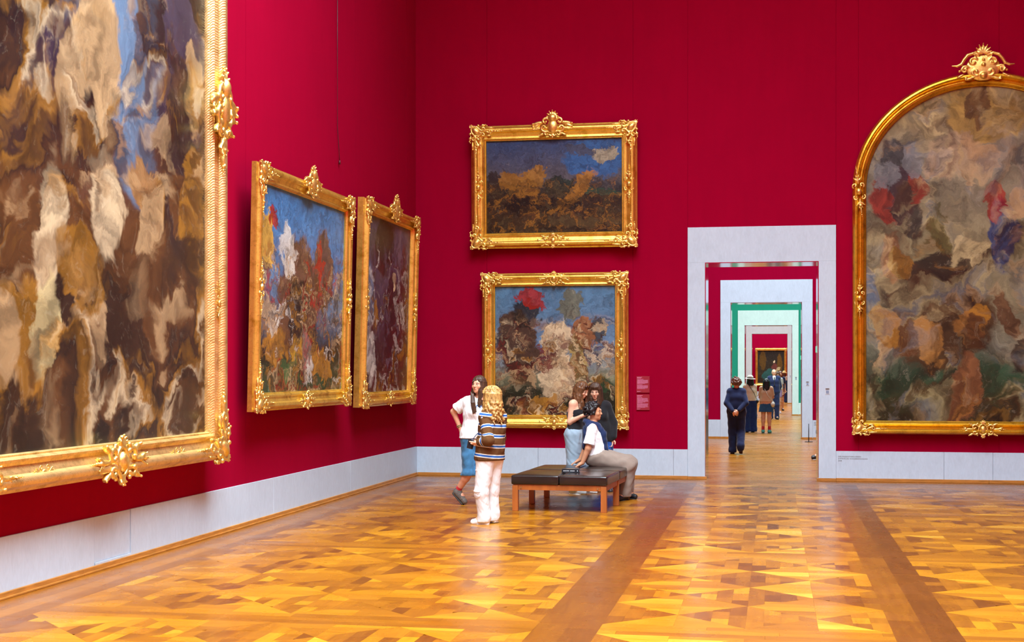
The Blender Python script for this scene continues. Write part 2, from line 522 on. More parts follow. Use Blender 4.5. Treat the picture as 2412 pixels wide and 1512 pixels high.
# --- ceiling: cove and skylight
cv = MB()
ix0, ix1, iy0, iy1 = X0 + 2.1, XR - 2.1, YB + 2.0, Y0 - 3.9
b = len(cv.v)
cv.v += [(X0 - .5, YB - .5, HW), (XR + .5, YB - .5, HW), (XR + .5, Y0 + .9, HW), (X0 - .5, Y0 + .9, HW),
         (ix0, iy0, HS), (ix1, iy0, HS), (ix1, iy1, HS), (ix0, iy1, HS)]
cv.f += [(0, 1, 5, 4), (1, 2, 6, 5), (2, 3, 7, 6), (3, 0, 4, 7)]
ceil = tag(cv.build('ceiling', CEIL), kind='structure')
t = NT('frosted_skylight_glass')
t.out(Base_Color=(.9, .93, .95, 1), Roughness=.5, Emission_Color=(.9, .95, 1, 1), Emission_Strength=2.0)
GLASS = t.m
BAR = plain('white_glazing_bar', (.8, .8, .78, 1), .5)
win = empty('window_1', (0, 0, HS)); tag(win, kind='structure')
nx_, ny_ = 4, 10
for i in range(nx_):
    for j in range(ny_):
        a, b_ = ix0 + (ix1 - ix0) * i / nx_, ix0 + (ix1 - ix0) * (i + 1) / nx_
        c, d_ = iy0 + (iy1 - iy0) * j / ny_, iy0 + (iy1 - iy0) * (j + 1) / ny_
        boxobj('pane', a + .03, b_ - .03, c + .03, d_ - .03, .0, .02, GLASS, win)
for i in range(nx_ + 1):
    a = ix0 + (ix1 - ix0) * i / nx_
    boxobj('glazing_bar', a - .03, a + .03, iy0, iy1, -.05, .05, BAR, win)
for j in range(ny_ + 1):
    a = iy0 + (iy1 - iy0) * j / ny_
    boxobj('glazing_bar', ix0, ix1, a - .03, a + .03, -.04, .04, BAR, win)
# --- the enfilade beyond
FH = 9.8
far = [(0, RED2, STONE), (1, GREEN, STONE_GREEN), (2, RED2, STONE_GREY)]
for i, wm, sm in far:
    ya, yb = YD[i] + DT, YD[i + 1]
    door_wall('wall_%s' % ['second_room', 'third_room', 'fourth_room'][i], i + 1, -FAR_W - .3, FAR_W + .3, FH, wm, wm)
    for s_, nm in ((-1, 'left'), (1, 'right')):
        x1 = s_ * FAR_W
        tag(boxobj('wall_%s_%s' % (['second', 'third', 'fourth'][i], nm), min(x1, x1 + s_ * .3), max(x1, x1 + s_ * .3), ya, yb, 0, FH, wm), kind='structure')
    tag(boxobj('ceiling_%s' % ['second', 'third', 'fourth'][i], -FAR_W - .3, FAR_W + .3, ya, yb, FH, FH + .2, CEIL), kind='structure')
    e = empty('baseboard_%s' % ['second', 'third', 'fourth'][i], (0, 0, 0)); tag(e, kind='structure')
    g = door_geo(i + 1)
    slabs([-FAR_W, g[3]], e, YD[i + 1], ZB, sm); slabs([g[4], FAR_W], e, YD[i + 1], ZB, sm)
    for s_ in (-1, 1):
        boxobj('dado_slab', min(s_ * FAR_W, s_ * (FAR_W - .024)), max(s_ * FAR_W, s_ * (FAR_W - .024)), ya, yb - .03, 0, ZB, sm, e)
    e = empty('trim_%d' % (i + 3), (0, 0, 0)); tag(e, kind='structure')
    for a, b_ in ((-FAR_W, g[3]), (g[4], FAR_W)):
        boxobj('skirting_strip', a + .01, b_ - .005, YD[i + 1] - .05, YD[i + 1] - .026, 0, .05, OAK_TRIM, e)
we = tag(boxobj('wall_end', -FAR_W - .3, FAR_W + .3, YE, YE + .3, 0, FH, RED2), kind='structure')
for s_, nm in ((-1, 'left'), (1, 'right')):
    x1 = s_ * FAR_W
    tag(boxobj('wall_last_%s' % nm, min(x1, x1 + s_ * .3), max(x1, x1 + s_ * .3), YD[3] + DT, YE, 0, FH, RED2), kind='structure')
tag(boxobj('ceiling_last', -FAR_W - .3, FAR_W + .3, YD[3] + DT, YE, FH, FH + .2, CEIL), kind='structure')
e = empty('baseboard_end', (0, 0, 0)); tag(e, kind='structure')
slabs([-FAR_W, -2.0, 0.6, FAR_W], e, YE, .52, STONE)

# ------------------------------------------------------------------ parquet floor, every piece cut to its pattern
def clip(poly, a, b, c):
    """keep a*x + b*y <= c"""
    out = []
    for i in range(len(poly)):
        p, q = poly[i], poly[(i + 1) % len(poly)]
        dp, dq = a * p[0] + b * p[1] - c, a * q[0] + b * q[1] - c
        if dp <= 0: out.append(p)
        if (dp < 0 and dq > 0) or (dp > 0 and dq < 0):
            s_ = dp / (dp - dq); out.append((p[0] + (q[0] - p[0]) * s_, p[1] + (q[1] - p[1]) * s_))
    return out
def poly_area(p):
    return .5 * abs(sum(p[i][0] * p[(i + 1) % len(p)][1] - p[(i + 1) % len(p)][0] * p[i][1] for i in range(len(p))))
pieces = []     # (polygon, tone, grain across?)
def rect(x0, x1, y0, y1): return [(x0, y0), (x1, y0), (x1, y1), (x0, y1)]
def put(poly, tone, ax):
    if len(poly) >= 3 and poly_area(poly) > .0008: pieces.append((poly, tone, ax))
def cutd(poly, cx, cy, hx, hy, box):
    for sx in (-1, 1):
        for sy in (-1, 1):
            if len(poly) < 3: return poly
            poly = clip(poly, sx / hx, sy / hy, 1 + sx * cx / hx + sy * cy / hy)
    for a, b, c in ((1, 0, box[1]), (-1, 0, -box[0]), (0, 1, box[3]), (0, -1, -box[2])):
        if len(poly) < 3: return poly
        poly = clip(poly, a, b, c)
    return poly
def panel(x0, x1, y0, y1, nx, ny, sheen_contrast):  # last argument: sheen difference by grain direction, put into the board tone
    px, py = (x1 - x0) / nx, (y1 - y0) / ny
    hx, hy = px / 2, py / 2
    box = (x0, x1, y0, y1)
    for i in range(nx):                         # lozenges, grain sheen painted as paler tone; boards across, jointed on the middle line
        for j in range(ny + 1):
            cx, cy = x0 + (i + .5) * px, y0 + j * py
            for s_ in (-1, 1):
                base = .58 + sheen_contrast + RT.uniform(-.09, .12)
                n = RT.choice((4, 5, 6)); e0 = [cy - hy + 2 * hy * k / n for k in range(n + 1)]
                for k in range(n):
                    xa, xb = (cx - hx, cx) if s_ < 0 else (cx, cx + hx)
                    put(cutd(rect(xa, xb, e0[k], e0[k + 1]), cx, cy, hx, hy, box), base + RT.uniform(-.12, .16), True)
    for i in range(nx + 1):                     # lozenges painted darker for want of sheen; short blocks running along
        for j in range(ny):
            cx, cy = x0 + i * px, y0 + (j + .5) * py
            n = 8; w = 2 * hx / n
            for k in range(n):
                xa = cx - hx + k * w
                base = .45 - sheen_contrast * .4 + RT.uniform(-.08, .08)
                cuts = [cy - hy, cy - hy * RT.uniform(.15, .5), cy + hy * RT.uniform(.1, .45), cy + hy]
                for a, b_ in zip(cuts[:-1], cuts[1:]):
                    put(cutd(rect(xa, xa + w, a, b_), cx, cy, hx, hy, box), base + RT.choice((-.14, -.06, 0, 0, .05, .12, .24)) + RT.uniform(-.04, .04), False)
def boards_y(x0, x1, y0, y1, n, tone, ln=1.5):
    w = (x1 - x0) / n
    for k in range(n):
        y = y0 - RT.uniform(0, ln)
        tk = tone + RT.uniform(-.05, .05) - (.05 if k % 2 else 0)
        while y < y1:
            y2 = y + ln * RT.uniform(.7, 1.3)
            if min(y2, y1) - max(y, y0) > .03: put(rect(x0 + k * w, x0 + (k + 1) * w, max(y, y0), min(y2, y1)), tk + RT.uniform(-.05, .05), False)
            y = y2
def boards_x(x0, x1, y0, y1, n, tone, ln=1.4):
    w = (y1 - y0) / n
    for k in range(n):
        x = x0 - RT.uniform(0, ln)
        while x < x1:
            x2 = x + ln * RT.uniform(.7, 1.3)
            if min(x2, x1) - max(x, x0) > .03: put(rect(max(x, x0), min(x2, x1), y0 + k * w, y0 + (k + 1) * w), tone + RT.uniform(-.1, .1), True)
            x = x2
dcx = (dl + dr) / 2
CP = 1.02                                       # half width of the middle run
LX1, LX0 = dcx - CP - .46, X0 + .62
RX0, RX1 = dcx + CP + .46, XR - .6
BY = [1.75, 5.9, 10.10, 14.30, 18.45, Y0 - .75]   # far edges of the cross bands
for a, b_ in zip(BY[:-1], BY[1:]):
    y0, y1 = a, b_ - .38
    panel(dcx - CP, dcx + CP, y0, y1, 2, 4, .08)
    panel(LX0, LX1, y0, y1, 4, 4, .0)
    panel(RX0, RX1, y0, y1, 4, 4, .03)
    boards_x(dcx - CP, dcx + CP, y1, b_, 3, .55); boards_x(LX0, LX1, y1, b_, 3, .50); boards_x(RX0, RX1, y1, b_, 3, .52)
boards_y(LX1, dcx - CP, BY[0], BY[-1], 2, .30); boards_y(dcx + CP, RX0, BY[0], BY[-1], 2, .30)
boards_y(X0, LX0, BY[0], BY[-1], 4, .46); boards_y(RX1, XR, BY[0], BY[-1], 4, .46)
boards_x(X0, XR, BY[-1], Y0, 6, .46)
boards_x(X0, XR, YB, BY[0], 40, .5)
g = door_geo(0)
boards_x(g[0], g[1], Y0, Y0 + DT, 8, .55)
def px_area(poly):
    q = [project((p[0], p[1], 0)) for p in poly]
    if any(c[2] < 2 for c in q): return 0
    if all(c[1] > 1512 for c in q) or all(c[0] < 0 for c in q) or all(c[0] > 2412 for c in q): return 0
    q = [(min(max(c[0], 0), 2412), min(c[1], 1512)) for c in q]
    return poly_area(q)
floor = tag(boxobj('floor', X0 - .5, XR + .5, YB - .5, Y0 + DT, -.25, -.010, plain('dark_subfloor', rgb(46, 26, 10), .8)), kind='structure')
order = sorted(range(len(pieces)), key=lambda i: -px_area(pieces[i][0]))
def shrink(poly, g=.0006):
    cx = sum(p[0] for p in poly) / len(poly); cy = sum(p[1] for p in poly) / len(poly)
    out = []
    for x, y in poly:
        d = math.hypot(x - cx, y - cy) + 1e-6
        out.append((x + (cx - x) * g / d, y + (cy - y) * g / d))
    return out
rest = {True: (MB(), []), False: (MB(), [])}
for rank, i in enumerate(order):
    poly, tone, ax = pieces[i]
    poly = shrink(poly)
    lift = RT.uniform(-.0003, .0003)
    if rank < 300:
        m = MB().prism(poly, -.012, lift)
        me = m.mesh('parquet_block')
        attr(me, 'tone', [tone] * len(m.v))
        link('parquet_block', me, WOOD_X if ax else WOOD_Y, floor)
    else:
        mb, tn = rest[ax]
        n0 = len(mb.v)
        mb.prism(poly, -.012, lift)
        tn += [tone] * (len(mb.v) - n0)
for ax in (True, False):
    mb, tn = rest[ax]
    me = mb.mesh('parquet'); attr(me, 'tone', tn)
    tag(link('parquet', me, WOOD_X if ax else WOOD_Y, floor), kind='stuff')
# floors of the further rooms: plain boards
pieces.clear()
for i in range(4):
    ya = YD[i] + DT; yb = YD[i + 1] if i < 3 else YE
    boards_x(-FAR_W, FAR_W, ya, yb, int((yb - ya) / .16), .56, 1.3)
    if i < 3:
        g = door_geo(i + 1); boards_x(g[0], g[1], yb, yb + DT, 6, .55)
f2 = tag(boxobj('floor_beyond', -FAR_W - .3, FAR_W + .3, Y0 + DT, YE + .3, -.25, -.010, MATS['dark_subfloor']), kind='structure')
mb, tn = MB(), []
for poly, tone, ax in pieces:
    n0 = len(mb.v); mb.prism(poly, -.012, RT.uniform(-.0003, .0003)); tn += [tone] * (len(mb.v) - n0)
me = mb.mesh('parquet'); attr(me, 'tone', tn)
tag(link('parquet', me, WOOD_X, f2), kind='stuff')
# ================================================================== CARVED ORNAMENT (unit = width of a frame rail)
def Q3(x, y, z): return (x, -z, y)
class Carve(SDF):
    def __init__(s): super().__init__(.035)
    def leaf(s, x, y, ang, ln, wd, z=.12, th=.10, curl=True):
        ca, sa = math.cos(ang), math.sin(ang)
        u, v, w = Q3(ca, sa, 0), Q3(-sa, ca, 0), Q3(0, 0, 1)
        R = [[u[i], v[i], w[i]] for i in range(3)]
        s.ell(Q3(x + ca * ln / 2, y + sa * ln / 2, z), (ln / 2, wd / 2, th), R, .03)
        s.cone(Q3(x, y, z + th * .6), Q3(x + ca * ln, y + sa * ln, z + th * .9), wd * .16, wd * .09, .02)
        if curl: s.ell(Q3(x + ca * ln * .97, y + sa * ln * .97, z + th * .9), (wd * .28,) * 3, None, .02)
    def spiral(s, x, y, r0, r1, a0, a1, w0, w1, z=.15, n=None):
        n = n or max(6, int(abs(a1 - a0) / .35))
        pts, rad = [], []
        for i in range(n + 1):
            t_ = i / n; a = a0 + (a1 - a0) * t_; r = r0 + (r1 - r0) * t_
            pts.append(Q3(x + r * math.cos(a), y + r * math.sin(a), z + .08 * t_)); rad.append(w0 + (w1 - w0) * t_)
        s.chain(pts, rad, .02)
        s.ell(pts[-1], (w1 * 1.5,) * 3, None, .02)
    def bead(s, x, y, r, z=.15): s.ell(Q3(x, y, z), (r, r, r), None, .015)
    def fan(s, x, y, a0, a1, n, r0, r1, wd, z=.12):
        for i in range(n):
            a = a0 + (a1 - a0) * i / (n - 1)
            q = 1 - .25 * abs(2 * i / (n - 1) - 1)
            s.leaf(x + r0 * math.cos(a), y + r0 * math.sin(a), a, (r1 - r0) * q, wd, z, .09)
    def cut(s): return s.plane(Q3(0, 0, -.06), Q3(0, 0, -1))
def orn_center():
    c = Carve()
    c.ell(Q3(0, 0, .12), (.22, .20, .30), None, .03)
    pts = [Q3(.33 * math.cos(a), .42 * math.sin(a), .14) for a in [i * math.pi / 8 for i in range(17)]]
    c.chain(pts, .065, .02)
    c.fan(0, .42, math.radians(40), math.radians(140), 5, .02, .34, .15)
    c.fan(0, -.40, math.radians(-130), math.radians(-50), 4, .02, .30, .14)
    for s_ in (-1, 1):
        A = (lambda a: a) if s_ > 0 else (lambda a: math.pi - a)
        c.spiral(.62 * s_, .16, .24, .06, A(2.6), A(2.6 - 5.2), .075, .05)
        c.spiral(.60 * s_, -.22, .20, .05, A(-2.6), A(-2.6 + 5.0), .07, .045)
        c.leaf(.70 * s_, .28, A(.5), .40, .20); c.leaf(.75 * s_, .02, A(.0), .62, .20); c.leaf(.70 * s_, -.30, A(-.45), .42, .18)
        c.leaf(1.15 * s_, .06, A(.35), .34, .13); c.leaf(1.15 * s_, -.06, A(-.35), .34, .13)
        for k in range(4): c.bead((1.42 + .11 * k) * s_, .02, .06 - .009 * k)
        c.bead(.42 * s_, .46, .08); c.bead(.42 * s_, -.46, .07)
    return c.cut()
def orn_side():
    """slim ornament for the middle of an upright"""
    c = Carve()
    c.ell(Q3(0, 0, .14), (.26, .20, .20), None, .03)
    for s_ in (-1, 1):
        A = (lambda a: a) if s_ > 0 else (lambda a: math.pi - a)
        c.spiral(.44 * s_, .24, .19, .05, A(2.4), A(2.4 - 5.2), .065, .04)
        c.spiral(.44 * s_, -.24, .19, .05, A(-2.4), A(-2.4 + 5.2), .065, .04)
        c.leaf(.55 * s_, .0, A(0), .5, .24)
        c.fan(.7 * s_, 0, A(-.75), A(.75), 4, .05, .55, .13)
        c.leaf(1.1 * s_, 0, A(0), .45, .14)
        for k in range(3): c.bead((1.58 + .12 * k) * s_, 0, .06 - .01 * k)
    return c.cut()
def orn_corner():
    """corner at the origin, arms along +x and +y"""
    c = Carve()
    u, v, w = Q3(.7071, .7071, 0), Q3(-.7071, .7071, 0), Q3(0, 0, 1)
    R = [[u[i], v[i], w[i]] for i in range(3)]
    c.ell(Q3(.42, .42, .14), (.36, .24, .20), R, .03)
    for i in range(12):
        a, b = i * math.pi / 6, (i + 1) * math.pi / 6
        f = lambda t_: Q3(.42 + .7071 * (.44 * math.cos(t_) - .32 * math.sin(t_)), .42 + .7071 * (.44 * math.cos(t_) + .32 * math.sin(t_)), .14)
        c.cone(f(a), f(b), .07, .07, .02)
    c.fan(.15, .15, math.radians(180), math.radians(270), 5, -.02, .28, .15, .1)
    for m in (0, 1):
        sw = (lambda x, y: (x, y)) if m == 0 else (lambda x, y: (y, x))
        A = (lambda a: a) if m == 0 else (lambda a: math.pi / 2 - a)
        def S(x, y, *r): c.spiral(*sw(x, y), r[0], r[1], A(r[2]), A(r[3]), *r[4:])
        def Lf(x, y, a, *r): c.leaf(*sw(x, y), A(a), *r)
        S(.98, .22, .22, .05, 2.8, -2.6, .075, .045)
        S(.98, .72, .19, .05, -2.8, 2.4, .07, .04)
        S(1.55, .45, .20, .05, 2.2, -3.4, .065, .035)
        Lf(.75, .05, -.25, .5, .18); Lf(1.1, .42, .35, .5, .2); Lf(1.25, .15, .05, .6, .18); Lf(1.2, .75, .1, .45, .15)
        Lf(1.7, .38, .25, .45, .15); Lf(1.75, .5, -.3, .4, .13); Lf(2.05, .45, .0, .35, .12)
        Lf(.55, .95, .6, .3, .14)
        for k in range(4): c.bead(*sw(2.45 + .12 * k, .45), .06 - .009 * k)
        c.bead(*sw(.62, -.02), .10); c.bead(*sw(.95, -.06), .08); c.bead(*sw(1.3, .0), .06)
    return c.cut()
def orn_crest():
    """tall cresting with shell, wings and shield; sits on the top rail"""
    c = Carve()
    c.ell(Q3(0, .10, .12), (.34, .22, .46), None, .04)
    c.ell(Q3(0, .62, .16), (.26, .22, .26), None, .04)
    c.fan(0, .62, math.radians(15), math.radians(165), 7, .08, .48, .17, .14)
    for s_ in (-1, 1):
        A = (lambda a: a) if s_ > 0 else (lambda a: math.pi - a)
        c.spiral(.44 * s_, .42, .22, .06, A(2.6), A(2.6 - 5.2), .085, .05)
        c.spiral(.52 * s_, .02, .24, .06, A(-2.0), A(-2.0 + 5.2), .08, .05)
        c.spiral(.36 * s_, -.36, .18, .05, A(2.4), A(2.4 - 5.0), .07, .04)
        c.leaf(.5 * s_, .38, A(-.15), .75, .24); c.leaf(.72 * s_, .26, A(-.35), .55, .2); c.leaf(.6 * s_, .04, A(-.2), .6, .2)
        c.leaf(.5 * s_, -.3, A(-.4), .4, .18); c.bead(1.25 * s_, .2, .07); c.bead(.2 * s_, -.42, .08)
    c.fan(0, -.34, math.radians(-125), math.radians(-55), 3, 0, .26, .15)
    return c.cut()
def orn_arch_crest():
    """wide cresting of the arched frame: scrolled pediment with a palmette"""
    c = Carve()
    c.ell(Q3(0, .3, .08), (.95, .16, .75), None, .04)
    c.fan(0, 1.05, math.radians(20), math.radians(160), 7, .06, .62, .17, .16)
    for s_ in (-1, 1):
        A = (lambda a: a) if s_ > 0 else (lambda a: math.pi - a)
        pts = [(0.25, 1.0), (.55, 1.12), (.85, 1.02), (1.05, .78), (1.2, .52), (1.42, .42), (1.72, .44)]
        c.chain([Q3(x * s_, y, .16) for x, y in pts], [.07, .09, .10, .09, .09, .075, .03], .02)
        c.spiral(.55 * s_, .62, .26, .06, A(2.6), A(2.6 - 5.4), .07, .045)
        c.spiral(.42 * s_, .05, .24, .06, A(-2.2), A(-2.2 + 5.2), .07, .045)
        c.spiral(1.0 * s_, .18, .24, .06, A(2.2), A(2.2 - 5.4), .07, .045)
        c.leaf(.75 * s_, .35, A(-.3), .5, .18); c.leaf(.3 * s_, .55, A(1.2), .5, .16); c.leaf(1.05 * s_, -.05, A(-.5), .45, .16)
        c.leaf(.5 * s_, -.25, A(-.3), .5, .18)
        c.bead(.95 * s_, -.28, .09); c.bead(1.3 * s_, .12, .08)
    c.ell(Q3(0, -.15, .16), (.2, .18, .2), None, .03)
    c.bead(0, .45, .11, .24); c.bead(0, .75, .07, .24)
    return c.cut()
ORN = {}
for nm, fn, rs in (('center', orn_center, .035), ('side', orn_side, .035), ('corner', orn_corner, .035), ('crest', orn_crest, .035), ('arch_crest', orn_arch_crest, .04)):
    ORN[nm] = fn().mesh('carved_%s' % nm, rs)[0]
    ORN[nm].materials.append(GOLD_ORN)
def ornament(kind, name, parent, x, z, depth, scale, rot=0.0, flip=(1, 1), thick=1.0):
    o = link(name, ORN[kind], None, parent)
    # scale in the plane, then turn about the outward axis
    o.location = (x, -depth, z)
    o.rotation_euler = (0, -rot, 0)
    o.scale = (scale * flip[0], scale * thick, scale * flip[1])
    return o

# ------------------------------------------------------------------ frame rails
PROFILE = [(0, 0), (0, .50), (.05, .56), (.09, .60), (.12, .80), (.20, .96), (.29, 1.0), (.38, .96), (.45, .84), (.48, .70), (.52, .68), (.60, .60), (.70, .56), (.78, .60), (.80, .68), (.86, .70), (.90, .64), (.93, .50), (.97, .52), (1.0, .46), (1.0, .28)]
PROFILE_ARCH = [(0, 0), (0, .55), (.06, .72), (.16, .95), (.28, 1.0), (.40, .88), (.45, .62), (.52, .50), (.60, .52), (.66, .70), (.76, .80), (.88, .70), (.95, .48), (1.0, .44), (1.0, .25)]
def rail(path, inward, w, dep, prof, closed_ends=True):
    """sweeps the profile along path points; inward = unit vectors (already mitred) to the picture"""
    m = MB(); n = len(prof)
    for (x, z), (ix, iz) in zip(path, inward):
        for a, h in prof: m.v.append((x + ix * a * w, -h * dep, z + iz * a * w))
    for i in range(len(path) - 1):
        for k in range(n - 1):
            m.f.append((i * n + k, i * n + k + 1, (i + 1) * n + k + 1, (i + 1) * n + k))
    m.f.append(tuple(range(n))); m.f.append(tuple((len(path) - 1) * n + k for k in range(n))[::-1])
    return m
def build_rail(parent, path, inward, w, dep, prof, mat, smooth=True):
    me = rail(path, inward, w, dep, prof).mesh('rail')
    bm = bmesh.new(); bm.from_mesh(me)
    bmesh.ops.recalc_face_normals(bm, faces=list(bm.faces))
    bm.to_mesh(me); bm.free()
    if smooth:
        me.polygons.foreach_set('use_smooth', [len(p.vertices) == 4 for p in me.polygons])
        me.set_sharp_from_angle(angle=math.radians(38))
    return link('rail', me, mat, parent)
def picture(label, loc, rz, lean, Wd, Ht, w, dep, canvas_mat, gold, crest=None, crest_scale=1.0, corner_s=1.0, centers='tblr', orn_s=.9, straps=(), corner=True, gap=.06):
    root = empty('painting', loc, rz, label, 'painting')
    root.rotation_euler = (lean, 0, rz)
    hx = Wd / 2
    C = [(-hx, 0), (hx, 0), (hx, Ht), (-hx, Ht)]
    In = [(1, 1), (-1, 1), (-1, -1), (1, -1)]
    for i in range(4):
        j = (i + 1) % 4
        build_rail(root, [C[i], C[j]], [In[i], In[j]], w, dep, PROFILE, gold)
    m = MB().box(-hx + w * .93, hx - w * .93, -dep * .30, -dep * .22, w * .93, Ht - w * .93)
    m.build('canvas', canvas_mat, root)
    boxobj('stretcher_back', -hx + .03, hx - .03, -.02, .0, .03, Ht - .03, plain('old_stretcher_wood', rgb(84, 58, 34), .8), root)
    for x in (-hx * .6, hx * .6): boxobj('hanging_bracket', x - .05, x + .05, -.01, gap, .04, .12, MATS['old_stretcher_wood'], root)
    d = dep * .72
    if corner:
        for (x, z), (fx, fz) in zip(C, In):
            ornament('corner', 'corner_ornament', root, x, z, d, w * corner_s, 0, (fx, fz))
    if 'b' in centers: ornament('center', 'rail_ornament', root, 0, w * .45, d, w * orn_s)
    if 't' in centers: ornament('center', 'rail_ornament', root, 0, Ht - w * .45, d, w * orn_s)
    if 'l' in centers: ornament('side', 'rail_ornament', root, -hx + w * .5, Ht / 2, d, w * orn_s, math.pi / 2)
    if 'r' in centers: ornament('side', 'rail_ornament', root, hx - w * .5, Ht / 2, d, w * orn_s, math.pi / 2)
    if crest: ornament('crest', 'crest', root, 0, Ht - w * .30, d, w * crest_scale)
    for x, z, r, s_ in straps: ornament('side', 'strap_ornament', root, x, z, d, w * s_, r, thick=.5)
    return root

# ------------------------------------------------------------------ canvases: loose fields of colour, brushed
def canvas(name, ground, blobs, seed=0.0, warp=.10, fine=.035, streak=.55, aspect=1.0, pal=None, crowd=.85, top=1.3, gain=1.0):
    t = NT(name)
    tc = t.add('ShaderNodeTexCoord')
    mp = t.add('ShaderNodeMapping', Vector=tc.outputs['Generated'])
    mp.inputs['Scale'].default_value = (aspect, 1, 1); mp.inputs['Location'].default_value = (seed, 0, seed * .7)
    flat = t.add('ShaderNodeVectorMath', {'operation': 'MULTIPLY'}, _0=tc.outputs['Generated'], _1=(1, 0, 1))
    n1 = t.noise(mp, 4.2, 3, .5); n2 = t.noise(mp, 15, 4, .6, .5)
    def off(n, a):
        c = t.add('ShaderNodeVectorMath', {'operation': 'SUBTRACT'}, _0=n.outputs['Color'], _1=(.5, .5, .5))
        return t.add('ShaderNodeVectorMath', {'operation': 'SCALE'}, _0=c.outputs[0], Scale=a)
    p1 = t.add('ShaderNodeVectorMath', _0=flat.outputs[0], _1=off(n1, warp * 4).outputs[0])
    p2 = t.add('ShaderNodeVectorMath', _0=p1.outputs[0], _1=off(n2, fine * 4).outputs[0])
    p3 = t.add('ShaderNodeVectorMath', {'operation': 'MULTIPLY'}, _0=p2.outputs[0], _1=(1, 0, 1))
    sep = t.add('ShaderNodeSeparateXYZ', Vector=p3.outputs[0])
    col = t.ramp(sep.outputs['Z'], ground).outputs[0]
    for u, v, ru, rv, rot, c, op in blobs:
        m = t.add('ShaderNodeMapping', {'vector_type': 'TEXTURE'}, Vector=p3.outputs[0])
        m.inputs['Location'].default_value = (u, 0, v)
        m.inputs['Rotation'].default_value = (0, -rot, 0)
        m.inputs['Scale'].default_value = (ru, 1, rv)
        ln = t.add('ShaderNodeVectorMath', {'operation': 'LENGTH'}, _0=m.outputs[0])
        mr = t.add('ShaderNodeMapRange', {'interpolation_type': 'SMOOTHSTEP'}, _0=ln.outputs['Value'], _1=1.06, _2=.86, _3=0.0, _4=op)
        col = t.mix(mr.outputs[0], col, c)
    # brushwork: swirling folds of light and dark, and a broken layer of the picture's own palette
    pn = t.add('ShaderNodeVectorMath', {'operation': 'MULTIPLY'}, _0=p3.outputs[0], _1=(aspect, 1, 1))
    sw = t.noise(pn, 5.5, 3, .5, 1.0)
    if pal:
        n_ = len(pal)
        pr = t.ramp(sw.outputs['Fac'], [(.26 + .48 * k / (n_ - 1), c) for k, c in enumerate(pal)])
        mk = t.noise(pn, 7.0, 3, .6, 1.0)
        mm = t.add('ShaderNodeMapRange', {'interpolation_type': 'SMOOTHSTEP'}, _0=mk.outputs['Fac'], _1=.42, _2=.56, _3=0.0, _4=crowd)
        band = t.add('ShaderNodeMapRange', {'interpolation_type': 'SMOOTHSTEP'}, _0=sep.outputs['Z'], _1=top, _2=top - .14, _3=0.0, _4=1.0)
        fac = t.add('ShaderNodeMath', {'operation': 'MULTIPLY'}, _0=mm.outputs[0], _1=band.outputs[0])
        col = t.mix(fac.outputs[0], col, pr.outputs[0])
    st = t.noise(pn, 9, 5, .6, 1.6); st2 = t.noise(p2, 34, 4, .6, 1.0)
    k = t.ramp(st.outputs['Fac'], [(.34, (.14, .12, .11, 1)), (.48, (.58, .55, .53, 1)), (.62, (1, .98, .93, 1))])
    col = t.mix(streak, col, t.mix(1.0, col, k.outputs[0], 'MULTIPLY'))
    hi = t.ramp(st2.outputs['Fac'], [(.58, (0, 0, 0, 1)), (.78, (.20, .17, .12, 1))])
    col = t.mix(.6, col, hi.outputs[0], 'SCREEN')
    if gain != 1.0: col = t.mix(1.0, col, (gain, gain, gain, 1), 'MULTIPLY')
    t.out(Base_Color=col, Roughness=.34, Specular_IOR_Level=.35, Normal=t.bump(st2.outputs['Fac'], .12, .004))
    return t.m
FL, FL2, OC, BR, DK, BK = rgb(205, 170, 125), rgb(232, 208, 168), rgb(176, 122, 42), rgb(104, 66, 36), rgb(44, 32, 28), rgb(18, 15, 16)
BL, BL2, SKY, GY, VI = rgb(44, 92, 150), rgb(110, 140, 175), rgb(70, 130, 190), rgb(140, 145, 150), rgb(66, 56, 76)
RD, RD2, YE_, GN, GN2, WH, CR = rgb(172, 34, 22), rgb(110, 22, 24), rgb(214, 164, 40), rgb(38, 70, 44), rgb(70, 110, 60), rgb(220, 218, 210), rgb(222, 204, 150)
def Rr(d): return math.radians(d)
RB = random.Random(21)
def scatter(n, u0, u1, v0, v1, r0, r1, cols, op=.85):
    return [(RB.uniform(u0, u1), RB.uniform(v0, v1), RB.uniform(r0, r1), RB.uniform(r0, r1) * 1.5, RB.uniform(-1.2, 1.2), RB.choice(cols), op) for _ in range(n)]
cv_hall = canvas('brushed_canvas_tall_crowded', [(0, DK), (.10, shade(BR, .7)), (.3, BR), (.5, VI), (.75, GY)],
    [(.60, .62, .13, .30, Rr(12), BL2, .95), (.86, .55, .14, .30, 0, VI, .9), (.88, .30, .16, .2, 0, DK, .8), (.55, .14, .5, .08, 0, DK, .8)]
    + scatter(12, .02, .5, .3, .75, .05, .085, [FL, FL, FL2, OC, BR, DK]) + scatter(9, .68, .98, .18, .72, .04, .07, [FL, OC, BR, OC, DK])
    + scatter(7, .03, .45, .1, .3, .05, .09, [FL2, OC, BR, FL, CR]) + [(.08, .66, .05, .05, 0, RD2, .8), (.2, .72, .05, .04, 0, BL, .9), (.62, .70, .05, .05, 0, RD2, .6)],
    .3, .05, .03, .7, .62, [DK, BR, FL, BR, DK, OC, FL2, BR, DK], .7, 1.3, .72)
